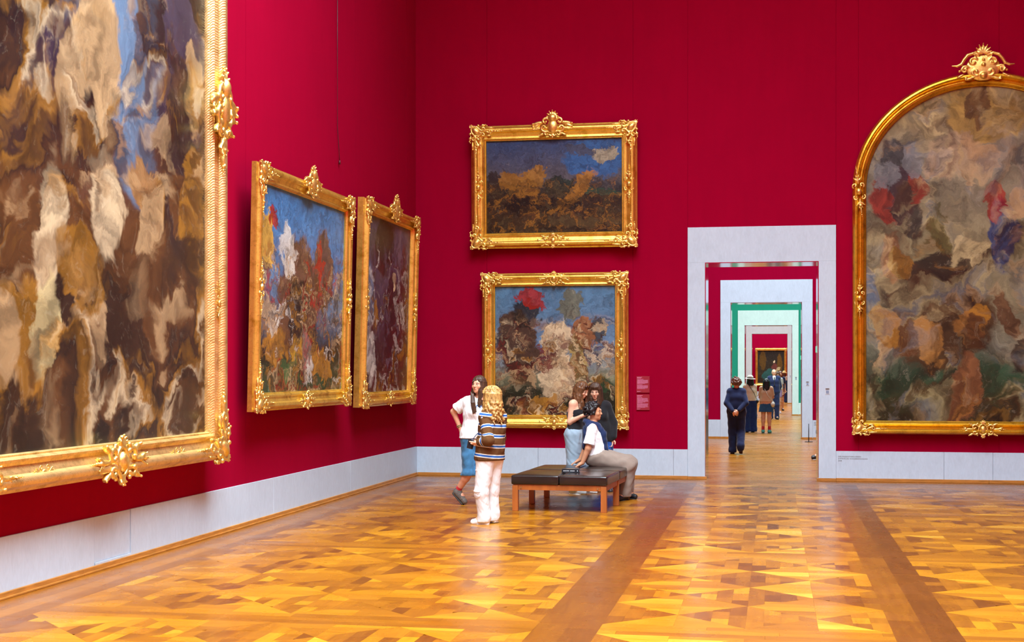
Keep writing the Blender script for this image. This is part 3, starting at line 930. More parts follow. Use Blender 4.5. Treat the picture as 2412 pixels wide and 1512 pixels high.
cv_left = canvas('brushed_canvas_blue_sky_tumult', [(0, GN), (.22, DK), (.45, shade(BL2, .9)), (.7, SKY), (1, SKY)],
    [(.42, .45, .26, .34, 0, BR, .95), (.45, .42, .13, .18, 0, BK, .9), (.72, .62, .12, .24, 0, BR, .9), (.3, .72, .1, .14, .3, WH, .8), (.08, .72, .07, .16, .1, YE_, .9), (.12, .84, .05, .05, 0, RD, .9),
     (.68, .66, .04, .12, 0, RD, .85), (.2, .38, .13, .05, .7, WH, .85), (.18, .22, .12, .1, .4, OC, .9), (.72, .14, .16, .08, -.3, OC, .9), (.55, .16, .07, .12, .2, WH, .8), (.3, .09, .14, .06, 0, GN2, .6), (.9, .5, .06, .12, 0, BL2, .8), (.4, .2, .1, .06, .2, YE_, .6)],
    1.3, .05, .045, .7, 1.25, [BK, BR, WH, BR, OC, DK, FL, BR, RD, BK, OC, BR], .8, .78)
cv_corner = canvas('brushed_canvas_plum_interior', [(0, rgb(96, 40, 28)), (.14, rgb(60, 34, 34)), (.5, rgb(70, 62, 84)), (1, rgb(92, 84, 110))],
    [(.42, .86, .2, .18, 0, DK, .9), (.62, .4, .16, .32, 0, rgb(34, 18, 34), .95), (.85, .5, .12, .4, 0, rgb(84, 22, 34), .85), (.16, .22, .12, .16, .2, WH, .85), (.12, .55, .08, .2, 0, BL2, .6), (.26, .45, .06, .1, 0, OC, .9), (.64, .66, .04, .05, 0, FL2, .8), (.75, .8, .05, .2, 0, rgb(120, 110, 125), .6)],
    2.1, .04, .04, .7, .9, [BK, rgb(60, 34, 34), rgb(110, 100, 120), DK, rgb(84, 22, 34), WH, BK, OC, DK], .7, .9)
cv_upper = canvas('brushed_canvas_dusky_landscape', [(0, BK), (.14, rgb(70, 52, 32)), (.32, DK), (.45, rgb(34, 40, 40)), (.6, rgb(92, 92, 104)), (1, rgb(52, 84, 134))],
    [(.82, .78, .26, .2, 0, rgb(52, 110, 176), .9), (.88, .82, .10, .08, .2, rgb(190, 180, 140), .8), (.7, .86, .12, .05, -.2, rgb(80, 84, 100), .8), (.55, .52, .12, .08, 0, rgb(24, 50, 44), .9), (.05, .5, .07, .16, 0, DK, .8),
     (.24, .52, .12, .18, .7, rgb(160, 112, 40), .92), (.36, .62, .09, .12, 0, rgb(170, 122, 50), .9), (.66, .44, .06, .24, -.5, rgb(182, 126, 48), .9), (.86, .44, .16, .04, 0, rgb(40, 84, 70), .8), (.4, .3, .3, .1, 0, BK, .8), (.7, .12, .3, .06, 0, rgb(96, 80, 50), .6)],
    3.2, .04, .045, .6, 1.45, [BK, DK, BR, OC, DK, rgb(96, 80, 50), BK, OC, BR], .7, .62, .85)
cv_lower = canvas('brushed_canvas_pale_figures_mass', [(0, rgb(36, 34, 22)), (.2, rgb(40, 46, 30)), (.3, rgb(150, 150, 120)), (.5, BL2), (1, rgb(92, 140, 180))],
    [(.2, .52, .17, .3, .15, rgb(84, 56, 32), .95), (.26, .78, .12, .12, .4, rgb(38, 32, 28), .9), (.3, .9, .12, .06, -.3, RD, .9), (.62, .84, .1, .14, -.3, rgb(120, 122, 100), .9), (.52, .58, .13, .16, .5, FL2, .95), (.52, .30, .15, .2, .5, FL2, .95), (.74, .62, .1, .14, 0, rgb(168, 104, 44), .9),
     (.42, .45, .08, .1, -.4, RD2, .9), (.7, .42, .08, .16, .2, rgb(200, 172, 88), .85), (.36, .1, .18, .07, .2, OC, .9), (.87, .22, .13, .07, 0, GN, .9), (.86, .65, .05, .1, 0, rgb(60, 64, 60), .8), (.3, .3, .04, .1, 0, FL, .8)],
    4.4, .045, .045, .6, .92, [BK, BR, FL2, BR, FL, RD2, DK, FL2, OC, BR, FL], .75, .8, .85)
cv_arch = canvas('brushed_canvas_arched_clouds', [(0, rgb(44, 40, 20)), (.10, rgb(60, 64, 36)), (.16, rgb(50, 84, 60)), (.24, rgb(140, 140, 120)), (.5, rgb(160, 150, 110)), (.8, rgb(150, 146, 130)), (1, rgb(196, 170, 96))],
    [(u * .72, v, ru * .78, rv, r_, c, o_) for u, v, ru, rv, r_, c, o_ in [(.45, .3, .32, .14, .1, rgb(84, 58, 30), .95), (.42, .42, .3, .08, .3, rgb(44, 36, 30), .9), (.2, .68, .17, .08, 0, rgb(150, 36, 24), .92), (.17, .76, .07, .1, .2, rgb(60, 64, 74), .85), (.28, .62, .06, .1, .6, rgb(52, 46, 44), .9), (.8, .55, .09, .12, 0, rgb(36, 66, 122), .9), (.78, .66, .07, .06, 0, RD, .8), (.7, .9, .2, .1, 0, rgb(196, 160, 80), .85),
     (.5, .78, .14, .08, .3, rgb(210, 184, 150), .85), (.6, .5, .1, .06, 0, CR, .85), (.18, .5, .07, .09, .4, rgb(176, 126, 84), .9), (.58, .1, .08, .1, 0, rgb(160, 100, 60), .8), (.36, .24, .1, .06, -.4, rgb(186, 134, 68), .85), (.62, .28, .1, .06, .4, rgb(176, 122, 58), .85), (.08, .13, .06, .05, 0, GN, .9), (.45, .57, .05, .07, 0, rgb(90, 84, 30), .8), (.05, .4, .05, .1, 0, rgb(96, 120, 150), .8)]]
    + scatter(10, .02, .66, .45, .95, .03, .05, [FL, CR, GY, rgb(196, 160, 80), BR, DK], .8) + scatter(9, .04, .66, .18, .5, .03, .05, [OC, BR, DK, FL, BK], .85),
    5.7, .045, .03, .75, .68, [BK, BR, FL, GY, CR, BR, DK, OC, FL], .45, 1.3, .80)
cv_far = canvas('brushed_canvas_dark_portrait', [(0, DK), (.3, rgb(52, 46, 34)), (1, rgb(36, 32, 30))],
    [(.4, .3, .28, .14, .5, rgb(40, 92, 88), .95), (.2, .7, .12, .3, 0, rgb(104, 74, 24), .7), (.82, .6, .1, .3, 0, rgb(112, 78, 24), .7), (.62, .5, .12, .1, 0, rgb(120, 60, 56), .8), (.62, .66, .04, .05, 0, FL2, .9), (.75, .42, .12, .05, .5, CR, .6)],
    6.3, .03, .03, .4, .85)

# ------------------------------------------------------------------ the paintings
def on_left(pxa, pxb, pyt, pyb, xf):
    """frame on the left wall, from the pixel columns of its front edges"""
    a, b = at_x(pxa, HOR, xf), at_x(pxb, HOR, xf)
    zt = .5 * (at_x(pxa, pyt[0], xf).z + at_x(pxb, pyt[1], xf).z)
    zb = .5 * (at_x(pxa, pyb[0], xf).z + at_x(pxb, pyb[1], xf).z)
    return a.y, b.y, zb, zt
R90 = math.pi / 2
# tall altarpiece, its top above the picture
xf = X0 + .30
yb_ = at_x(543, HOR, xf).y
zb_ = .5 * (at_x(543, 1088, xf).z + at_x(0, 1163, xf).z)
ym = at_x(293, HOR, xf).y
Wd = 2 * (yb_ - ym); Ht = 7.35
hall = picture('giant gilt-framed painting cut off by the left edge of the photo', (X0 + .06, ym, zb_), R90, 0.0, Wd, Ht, .31, .24, cv_hall, GOLD_PALE,
    corner_s=.95, centers='br', orn_s=1.05, straps=[(Wd * .26, .14, 0, .42), (-Wd * .26, .14, 0, .42), (Wd / 2 - .16, Ht * .23, R90, .45), (Wd / 2 - .16, Ht * .77, R90, .45)])
ornament('crest', 'rail_ornament', hall, Wd / 2 - .15, Ht / 2 + .05, .17, .36, 0, (.75, 1.25))
y0_, y1_, zb_, zt_ = on_left(604, 826, (386, 462), (970, 952), X0 + .27)
picture('gilt-framed painting with bright blue sky, beside the giant painting', (X0 + .155, (y0_ + y1_) / 2, zb_), R90, Rr(1.2), y1_ - y0_, zt_ - zb_, .215, .115, cv_left, GOLD, 'y', 1.15, 1.0, 'blr', .8, gap=.15)
y0_, y1_, zb_, zt_ = on_left(858, 981, (466, 512), (959, 949), X0 + .27)
picture('gilt-framed plum-toned painting on the left wall next to the corner', (X0 + .10, (y0_ + y1_) / 2, zb_), R90, Rr(1.4), y1_ - y0_, zt_ - zb_, .215, .17, cv_corner, GOLD, 'y', 1.2, 1.0, 'blr', .8, gap=.095)
def on_back(l, r, t_, b_, yf):
    a, b = at_y(l, HOR, yf), at_y(r, HOR, yf)
    xm = (l + r) / 2
    return (a.x + b.x) / 2, b.x - a.x, at_y(xm, b_, yf).z, at_y(xm, t_, yf).z
yf = Y0 - .24
xm, wd, zb_, zt_ = on_back(1109, 1500, 291, 582, yf)
picture('wide gilt-framed dark painting, upper of two on the end wall', (xm, Y0 - .07, zb_), 0, Rr(1.5), wd, zt_ - zb_, .26, .17, cv_upper, GOLD, 'y', 1.05, .85, 'blr', .72)
xm, wd, zb_, zt_ = on_back(1134, 1479, 642, 1009, yf)
picture('squarish gilt-framed painting with blue sky, lower of two on the end wall', (xm, Y0 - .07, zb_), 0, Rr(.8), wd, zt_ - zb_, .225, .17, cv_lower, GOLD, None, 1, .95, 'tblr', .8)
# arched altarpiece
cxA = at_y(2316, HOR, yf).x
hwA = cxA - at_y(2009, HOR, yf).x
zA0 = at_y(2200, 1024, yf).z
zTop = at_y(2316, 168, yf).z
zSp = zTop - hwA * .90
root = empty('painting', (cxA, Y0 - .07, zA0), 0, 'tall arched gilt-framed painting right of the doorway', 'painting')
wA, dA = .215, .17
hS, bA = zSp - zA0, zTop - zSp
build_rail(root, [(-hwA, 0), (hwA, 0)], [(1, 1), (-1, 1)], wA, dA, PROFILE_ARCH, GOLD_DARK)
build_rail(root, [(-hwA, hS), (-hwA, 0)], [(1, 0), (1, 1)], wA, dA, PROFILE_ARCH, GOLD_DARK)
build_rail(root, [(hwA, 0), (hwA, hS)], [(-1, 1), (-1, 0)], wA, dA, PROFILE_ARCH, GOLD_DARK)
NA = 48
path, inn = [], []
for i in range(NA + 1):
    a = math.pi * i / NA
    x, z = hwA * math.cos(a), hS + bA * math.sin(a)
    nx2, nz2 = math.cos(a) / hwA, math.sin(a) / bA
    q = math.hypot(nx2, nz2)
    path.append((x, z)); inn.append((-nx2 / q, -nz2 / q))
build_rail(root, path, inn, wA, dA, PROFILE_ARCH, GOLD_DARK)
ci = wA * .95
pl = [(-hwA + ci, ci), (hwA - ci, ci)] + [((hwA - ci) * math.cos(math.pi * i / NA), hS + (bA - ci) * math.sin(math.pi * i / NA)) for i in range(NA + 1)]
m = MB(); n = len(pl)
m.v = [(x, -.05, z) for x, z in pl] + [(x, -.02, z) for x, z in pl]
m.f = [tuple(range(n)), tuple(range(n, 2 * n))[::-1]] + [(i, i + n, (i + 1) % n + n, (i + 1) % n) for i in range(n)]
m.build('canvas', cv_arch, root)
dd = dA * .72
for s_ in (-1, 1):
    ornament('corner', 'corner_ornament', root, s_ * -hwA, 0, dd, wA * .95, 0, (s_, 1))
    ornament('side', 'rail_ornament', root, s_ * (hwA - wA * .5), at_y(2020, 702, yf).z - zA0, dd, wA * .85, R90)
    ornament('side', 'rail_ornament', root, s_ * (hwA - wA * .45), hS - .05, dd, wA * 1.05, R90 - s_ * .12)
ornament('center', 'rail_ornament', root, 0, wA * .42, dd, wA * .95)
ornament('arch_crest', 'crest', root, 0, hS + bA - .02, dd, wA * 1.30)
# last picture of the enfilade
a, b = at_y(1779, HOR, YE - .15), at_y(1853, HOR, YE - .15)
zt_, zb_ = at_y(1816, 820, YE - .15).z, at_y(1816, 908, YE - .15).z
picture('small dark painting in a gilt frame seen farthest away through the doorways', ((a.x + b.x) / 2, YE - .05, zb_), 0, Rr(1.0), b.x - a.x, zt_ - zb_, .14, .12, cv_far, GOLD, None, 1, .8, '', .8, corner=True)
# ================================================================== PEOPLE
def V3(*a): return np.array(a, float)
def unit(v): v = np.array(v, float); return v / (np.linalg.norm(v) + 1e-9)
def cloth(name, col, var=.10, rough=.85, scale=14, bump=.25, bscale=220):
    return plain(name, col, rough, 0, var, scale, bump, bscale, .25, .15)
def skin_mat(name, col, lip, brow):
    if name in MATS: return MATS[name]
    t = NT(name)
    n = t.noise(t.coord('Object'), 25, 3)
    c = t.ramp(n.outputs['Fac'], [(.3, shade(col, .94)), (.7, shade(col, 1.06))]).outputs[0]
    c = t.mix(t.add('ShaderNodeAttribute', {'attribute_name': 'lip'}).outputs['Fac'], c, lip)
    c = t.mix(t.add('ShaderNodeAttribute', {'attribute_name': 'brow'}).outputs['Fac'], c, brow)
    t.out(Base_Color=c, Roughness=.5, Subsurface_Weight=.08, Specular_IOR_Level=.35)
    t.b.inputs['Subsurface Radius'].default_value = (.02, .008, .005)
    MATS[name] = t.m
    return t.m
SK_A = skin_mat('warm_fair_skin', rgb(222, 160, 128), rgb(172, 62, 62), rgb(70, 44, 32))
SK_B = skin_mat('light_skin', rgb(232, 178, 148), rgb(180, 74, 72), rgb(60, 38, 28))
SK_C = skin_mat('olive_skin', rgb(206, 146, 110), rgb(160, 76, 68), rgb(30, 22, 18))
EYE_W = plain('eye_white', (.75, .73, .72, 1), .25, 0, .02)
EYE_D = plain('eye_dark', (.03, .018, .012, 1), .2, 0, .05)
def hair_mat(name, c0, c1):
    if name in MATS: return MATS[name]
    t = NT(name)
    n = t.noise(t.coord('Object', (1, 1, .18)), 75, 4, .6, .8)
    c = t.ramp(n.outputs['Fac'], [(.32, c0), (.68, c1)])
    t.out(Base_Color=c.outputs[0], Roughness=.42, Specular_IOR_Level=.4, Normal=t.bump(n.outputs['Fac'], .5, .006))
    MATS[name] = t.m
    return t.m
H_BROWN = hair_mat('dark_brown_hair', rgb(38, 24, 18), rgb(92, 62, 44))
H_BLOND = hair_mat('wavy_blond_hair', rgb(104, 68, 28), rgb(222, 176, 104))
H_CHEST = hair_mat('chestnut_hair', rgb(58, 34, 20), rgb(128, 84, 52))
H_BLACK = hair_mat('black_hair', rgb(12, 10, 12), rgb(44, 36, 38))
H_AUB = hair_mat('auburn_short_hair', rgb(60, 34, 26), rgb(124, 80, 60))
SOLE = plain('rubber_sole', (.78, .78, .76, 1), .6)
SOLE_D = plain('dark_rubber_sole', (.03, .028, .026, 1), .6)

class Body:
    """joints in metres, x right in the photo, y away, z up; toe/face vectors tell where it points"""
    def __init__(s, label, loc, rz, J, face, skin, res=.006, hs=1.0, name='person'):
        s.J = {k: V3(*v) for k, v in J.items()}; s.J0 = s.J
        s.root = empty(name, loc, rz, label, 'person')
        s.skin, s.res, s.hs = skin, res, hs
        s.f = unit(face)                                   # head forward
        s.hl = unit(np.cross(V3(0, 0, 1), s.f))            # head left (person's own)
        s.hu = np.cross(s.f, s.hl)
        s.lat = unit(s.J['shL'] - s.J['shR'])
        s.plat = unit(s.J['hipL'] - s.J['hipR'])
    def H(s, l, f, u):
        return s.J['head'] + (s.hl * l + s.f * f + s.hu * u) * s.hs
    def HR(s): return np.stack([s.hl, s.f, s.hu], 1)
    def torso(s, S, inf=0.0, wm=1.0, k=.05, bust=0.0):
        J = s.J
        sc = (J['shL'] + J['shR']) / 2; pc = (J['hipL'] + J['hipR']) / 2
        up = unit(sc - pc)
        half = np.linalg.norm(J['shL'] - J['shR']) / 2; hh = np.linalg.norm(J['hipL'] - J['hipR']) / 2
        ch = sc - up * .13; wa = pc + up * .20; pe = pc + up * .03
        hc, hw, hp = max(half - .085, .03), max(half - .10, .03), max(hh - .0, .05)
        for a, la, ra, b, lb, rb in ((ch, hc, .108, wa, hw * wm, .092 * wm), (wa, hw * wm, .092 * wm, pe, hp, .112)):
            latb = s.plat if b is pe else unit(s.lat + s.plat)
            lata = s.lat if a is ch else unit(s.lat + s.plat)
            for q in (-1, 0, 1): S.cone(a + lata * la * q, b + latb * lb * q, ra + inf, rb + inf, k)
        # shoulders and trapezius
        for q in ('shL', 'shR'):
            S.cone(J[q] * .85 + sc * .15, ch + s.lat * hc * (1 if q == 'shL' else -1), .052 + inf, .10 + inf, k)
            S.cone(J['neck'] - up * .02, J[q], .050 + inf * .6, .052 + inf, k)
        fw = unit(np.cross(s.lat, V3(0, 0, 1)))
        s.fw = fw; s.up = up
        if bust:
            for q in (-1, 1): S.ell(ch + s.lat * q * .07 + fw * (.075 + inf) - up * .02, (bust + inf,) * 3, None, .05)
        return S
    def arm(s, S, side, inf=0.0, t0=0.0, t1=1.0, k=.02, flare=0.0):
        J = s.J; a, b, c = J['sh' + side], J['el' + side], J['wr' + side]
        if t1 <= .5:
            e = a + (b - a) * (t1 / .5)
            S.cone(a, a + (e - a) * .3, .052 + inf, .051 + inf, k); S.tubecap(a, e, .052 + inf, .045 + inf + flare, .012)
        else:
            S.cone(a, b, .050 + inf, .040 + inf + flare, k)
            q = (t1 - .5) / .5
            S.cone(b, b + (c - b) * q, .040 + inf + flare, .040 + (.026 - .040) * q + inf + flare, k)
        return S
    def hand(s, S, side, curl=.5, spread=.15):
        J = s.J; w, tip = J['wr' + side], J['hd' + side]
        d = unit(tip - w)
        n = J.get('palm' + side)
        n = unit(n) if n is not None else unit(np.cross(d, s.lat))       # palm normal
        lat = unit(np.cross(n, d)); n = np.cross(d, lat)
        th = 1 if side == 'L' else -1
        S.cone(w, w + d * .045, .024, .026, .012)
        for q in (-1, -.33, .33, 1):
            S.cone(w + d * .03 + lat * q * .012, w + d * .085 + lat * q * .028, .016, .0125, .012)
        for q, ln in ((-1, .060), (-.33, .074), (.33, .080), (1, .070)):
            p = w + d * .085 + lat * q * .029
            L = ln; ang = 0
            dd = unit(d + lat * q * spread * .4)
            for i, fr in enumerate((.45, .30, .25)):
                ang += curl * (.5 if i == 0 else .8)
                v = dd * math.cos(ang) + n * math.sin(ang)
                p2 = p + v * L * fr
                S.cone(p, p2, .0095 - .001 * i, .0085 - .001 * i, .004)
                p = p2
        p = w + d * .03 + lat * .026
        v = unit(d * .6 + lat * .75 + n * .3)
        p2 = p + v * .045; S.cone(p, p2, .013, .0105, .008)
        S.cone(p2, p2 + unit(d * .9 + lat * .25 + n * .35) * .034, .0105, .0085, .004)
        return S
    def leg(s, S, side, inf=0.0, t1=1.0, k=.03, rk=.058, ra=.038, rh=.085, hem=None):
        J = s.J; a, b, c = J['hip' + side], J['kn' + side], J['an' + side]
        if t1 <= .5:
            q = t1 / .5; e = a + (b - a) * q
            S.cone(a, e, rh + inf, (rh + (rk - rh) * q + inf) if hem is None else hem, k)
        else:
            q = (t1 - .5) / .5
            S.cone(a, b, rh + inf, rk + inf, k)
            e = b + (c - b) * q
            if inf < .004 and ra < .05:
                cf = b + (c - b) * .32 - unit(np.cross(s.plat, c - b) * 1.0) * 0
                S.cone(b, b + (c - b) * .3, rk + inf, rk * .95 + inf, k); S.cone(b + (c - b) * .3, e, rk * .95 + inf, ra + inf, k)
            else: S.cone(b, e, rk + inf, (ra + inf) if hem is None else hem, k)
        return S
    def foot(s, S, side, inf=0.0):
        J = s.J; a, t_ = J['an' + side], J['toe' + side]
        d = unit(t_ - a); fl = V3(t_[0] - a[0], t_[1] - a[1], 0)
        S.cone(a, a + (t_ - a) * .55, .036 + inf, .034 + inf, .02); S.cone(a + (t_ - a) * .5, t_, .036 + inf, .026 + inf, .02)
        return S
    def head(s, S, fem=True):
        H, R = s.H, s.HR(); h = s.hs
        S.ell(H(0, -.012, .028), (.074 * h, .092 * h, .088 * h), R, .02)            # cranium
        S.ell(H(0, .020, -.020), (.062 * h, .068 * h, .088 * h), R, .03)            # face
        S.ell(H(0, .040, -.078), (.036 * h, .036 * h, .030 * h), R, .03)            # jaw
        S.cone(H(0, .058, -.094), H(0, .060, -.096), .017 * h, .016 * h, .02)       # chin
        S.cone(H(0, .086, .012), H(0, .102, -.028), .007 * h, .0115 * h, .010)      # nose
        for q in (-1, 1):
            S.ell(H(.010 * q, .094, -.032), (.008 * h,) * 3, R, .006)
            S.ell(H(.042 * q, .056, -.026), (.022 * h, .020 * h, .022 * h), R, .02) # cheek
            S.cone(H(.016 * q, .082, .020), H(.046 * q, .066, .020), .008 * h, .007 * h, .012)   # brow
            S.ell(H(.031 * q, .090, .003), (.014 * h, .012 * h, .009 * h), R, .008, True)        # socket
            S.ell(H(.074 * q, -.006, -.012), (.010 * h, .018 * h, .030 * h), R, .006)            # ear
        S.ell(H(0, .085, -.055), (.020 * h, .010 * h, .0055 * h), R, .005)
        S.ell(H(0, .083, -.066), (.017 * h, .010 * h, .006 * h), R, .005)
        nk = s.J['neck']
        S.cone(nk, H(0, -.012, -.07), .050, .047 * h, .03)
        return S
    def build_body(s, S, name='body'):
        m, Vt = S.mesh(name, s.res)
        P = (Vt - s.J['head']) / s.hs
        l, f, u = P @ s.hl, P @ s.f, P @ s.hu
        lip = np.exp(-((l / .017) ** 4 + ((u + .060) / .010) ** 4)) * (f > .05)
        brow = np.exp(-(((np.abs(l) - .031) / .017) ** 4 + ((u - .026 + .25 * np.maximum(np.abs(l) - .03, 0)) / .006) ** 4)) * (f > .04)
        attr(m, 'lip', lip * .6); attr(m, 'brow', brow * .85)
        s.body = link(name, m, s.skin, s.root)
        return s.body
    def eyes(s):
        for q in (-1, 1):
            S = SDF(.002); S.ell(s.H(.031 * q, .076, .003), (.0130 * s.hs, .010 * s.hs, .0058 * s.hs), s.HR())
            e = S.build('eye', .0025, EYE_W, s.body)
            S = SDF(.002); S.ell(s.H(.031 * q, .0835, .0035), (.0060 * s.hs, .0045 * s.hs, .0056 * s.hs), s.HR())
            S.build('iris', .002, EYE_D, s.body)
            S = SDF(.002); S.cone(s.H(.018 * q, .085, .0085), s.H(.045 * q, .076, .0075), .0028, .0028)
            S.build('eyelash', .0018, EYE_D, s.body)
    def part(s, name, S, mat, res=None, label=None, parent=None):
        o = S.build(name, res or s.res * 1.25, mat, parent or s.root)
        if label: o['label'] = label
        return o
    def shoe(s, side, mat, sole, res=None, label=None, high=.0, chunky=0.0):
        J = s.J; a, t_ = J['an' + side], J['toe' + side]
        d = unit(t_ - a)
        S = SDF(.015)
        heel = a + V3(0, 0, -.035) - unit(V3(d[0], d[1], 0)) * .02
        ground = min(a[2] - .085, t_[2] - .03)
        fl = unit(t_ - heel)
        S.cone(a + V3(0, 0, .0 + high), heel, .043, .046, .02); S.cone(heel, t_, .044 + chunky, .036 + chunky, .02)
        S.cone(a, a + (t_ - a) * .6, .040, .034, .02)
        L2 = np.linalg.norm(t_ - heel)
        dn = unit(np.cross(np.cross(fl, V3(0, 0, -1)), fl))
        S.plane(heel + dn * (.047 + chunky), dn)
        o = s.part('shoe', S, mat, res or s.res, label)
        S2 = SDF(.01)
        lt = unit(np.cross(fl, dn))
        off = .036 + chunky
        for q in (-1, 1):
            S2.cone(heel + dn * off + lt * q * .016 - fl * .012, heel + dn * off + lt * q * .018 + fl * L2, .026, .024, .02)
        S2.plane(heel + dn * (.050 + chunky), dn); S2.plane(heel + dn * (.030 + chunky), -dn)
        s.part('sole', S2, sole, res or s.res, None, o)
        return o
    def hair(s, mat, length, n=46, wave=.006, vol=1.0, seed=0, part_off=.0, back=1.0, front=True, res=None, r=.012, name='hair', curl=3.0, lift=0.0, extra=None):
        """scalp cap and hanging locks"""
        rs = np.random.RandomState(seed)
        S = SDF(.012)
        R = s.HR(); h = s.hs
        S.ell(s.H(0, -.022, .040), (.083 * h * vol, .096 * h * vol, .090 * h * vol), R, .015)
        # clear the face
        for i in range(n):
            az = -math.pi * .86 + 2 * math.pi * .86 * (i + rs.uniform(-.3, .3)) / (n - 1)      # 0 = back of head
            sl, sb = math.sin(az), math.cos(az)
            lk = length * rs.uniform(.82, 1.08)
            frontish = abs(az) > math.pi * .62
            p = s.H(.045 * sl, -.03 - .05 * sb * .6, .105 + rs.uniform(-.01, .01) + lift)
            p1 = s.H(.088 * sl * vol, -.028 - .088 * sb * vol, .045)
            p2 = s.H(.090 * sl * vol + .004 * sl, -.030 - .090 * sb * vol, -.03)
            pts, rad = [p, p1, p2], [r * .9, r * 1.1, r * 1.1]
            m_ = 7
            ph = rs.uniform(0, 6.28); dr = rs.uniform(.4, 1.0)
            base = p2.copy()
            out = s.hl * sl + s.f * (-sb)
            out[2] = 0
            for j in range(1, m_ + 1):
                t_ = j / m_
                q = base + V3(0, 0, -lk * t_) + out * (.018 * math.sin(t_ * 1.4) * dr * vol - .02 * max(0, t_ - .8))
                q = q + wave * (math.sin(ph + t_ * curl * 2 * math.pi) * s.hl + math.cos(ph * 1.3 + t_ * curl * 2 * math.pi) * s.f) * (.4 + t_)
                pts.append(q); rad.append(r * (1.15 - .55 * t_ ** 2))
            S.chain(pts, rad, .006)
        for i in range(n):
            az = rs.uniform(-math.pi, math.pi); sl, sb = math.sin(az), math.cos(az)
            pts = []
            for tt in np.linspace(.15, 1.45, 6):
                pts.append(s.H((.085 * vol * math.sin(tt) + .002) * sl + wave * .5 * math.sin(tt * curl * 2 + i), -.022 - .098 * vol * math.sin(tt) * sb + wave * .5 * math.cos(tt * curl * 2 + i), .038 + .095 * vol * math.cos(tt)))
            S.chain(pts, [r * .45, r * .5, r * .55, r * .6, r * .6, r * .5], .004)
        for pts, rad in (extra or []): S.chain(pts, rad, .006)
        S.ell(s.H(0, .115, -.035), (.060 * h, .060 * h, .092 * h), R, .012, True)
        o = s.part(name, S, mat, res or s.res)
        return o
    def curls(s, mat, n=90, R0=.10, r=.022, seed=0, drop=.06, res=None):
        rs = np.random.RandomState(seed); S = SDF(.008); h = s.hs
        S.ell(s.H(0, -.024, .038), (.082 * h, .098 * h, .092 * h), s.HR(), .015)
        for i in range(n):
            v = unit(rs.normal(size=3)); l, f, u = v
            if f > .35 and u < .25: continue
            if u < -.55: continue
            p = s.H(l * .088, -.026 + f * .104, .035 + u * .10)
            t_ = unit(rs.normal(size=3)) * .022
            S.cone(p - t_, p + t_ + V3(0, 0, -.006), r * rs.uniform(.6, 1.0), r * rs.uniform(.5, .8), .006)
        S.ell(s.H(0, .120, -.040), (.062 * h, .052 * h, .090 * h), s.HR(), .01, True)
        return s.part('hair', S, mat, res or s.res)

def px_joints(px0, py0, sc, tab):
    """joint table in photo pixels (+ depth in metres) -> metres around the foot point"""
    return {k: ((v[0] - px0) * sc, (v[2] if len(v) > 2 else 0.0), (py0 - v[1]) * sc) if not k.startswith('palm') else v for k, v in tab.items()}
def view_angle(p): return math.atan2(-p.x, p.y)
def person_px(label, px0, py0, tab, face, skin, res=.006, hs=1.0):
    p = on_floor(px0, py0)
    D = project(p)[2]
    return Body(label, p, view_angle(p), px_joints(px0, py0, D / F, tab), face, skin, res, hs)
def standing(Ht, yaw, over=None):
    """template facing the camera when yaw = 0"""
    J = dict(head=(0, -.01, 1.585), neck=(0, .015, 1.455), shL=(.143, .01, 1.405), shR=(-.143, .01, 1.405), elL=(.185, .03, 1.13), elR=(-.185, .03, 1.13),
             wrL=(.20, -.05, .89), wrR=(-.20, -.05, .89), hdL=(.19, -.08, .74), hdR=(-.19, -.08, .74), hipL=(.085, .01, .93), hipR=(-.085, .01, .93),
             knL=(.095, -.01, .50), knR=(-.095, -.01, .50), anL=(.10, .02, .09), anR=(-.10, .02, .09), toeL=(.12, -.13, .035), toeR=(-.12, -.13, .035))
    J.update(over or {})
    k = Ht / 1.70; c, s_ = math.cos(yaw), math.sin(yaw)
    return {n: (k * (v[0] * c - v[1] * s_), k * (v[0] * s_ + v[1] * c), k * v[2]) for n, v in J.items()}
def face_yaw(yaw, pitch=0.0): return (math.sin(yaw), -math.cos(yaw), pitch)
# ------------------------------------------------------------------ bench with leather cushion, and the book on it
LEATHER = plain('black_brown_leather', (.014, .009, .008, 1), .2, 0, .25, 8, .15, 160, .6)
WALNUT = plain('orange_teak_wood', rgb(166, 92, 38), .38, 0, .25, 8, .1, 60, .5, 0, (1, 1, .2))
A_, B_, C_ = on_floor(1214, 1203), on_floor(1423, 1208), on_floor(1445, 1191)
ex = Vector((B_.x - A_.x, B_.y - A_.y, 0)); bw = ex.length + .07
ang = math.atan2(ex.y, ex.x)
bd = 2.02
bench = empty('bench', (A_.x, A_.y, 0), ang, 'low square bench with black leather cushion and wooden legs', 'bench')
bx0, bx1, by0, by1 = -.035, bw - .035, -.035, bd
for x in (bx0, bx1 - .075):
    for y in (by0, (by0 + by1) / 2 - .037, by1 - .075):
        boxobj('leg', x, x + .075, y, y + .075, 0, .335, WALNUT, bench, .006)
boxobj('rail', bx0 + .076, bx1 - .076, by0 + .012, by0 + .047, .275, .335, WALNUT, bench, .004)
boxobj('rail', bx0 + .076, bx1 - .076, by1 - .047, by1 - .012, .275, .335, WALNUT, bench, .004)
ymid = (by0 + by1) / 2
for x in (bx0 + .012, bx1 - .047):
    boxobj('rail', x, x + .035, by0 + .076, ymid - .038, .275, .335, WALNUT, bench, .004)
    boxobj('rail', x, x + .035, ymid + .039, by1 - .076, .275, .335, WALNUT, bench, .004)
boxobj('slat_top', bx0 + .01, bx1 - .01, by0 + .01, by1 - .01, .336, .346, WALNUT, bench)
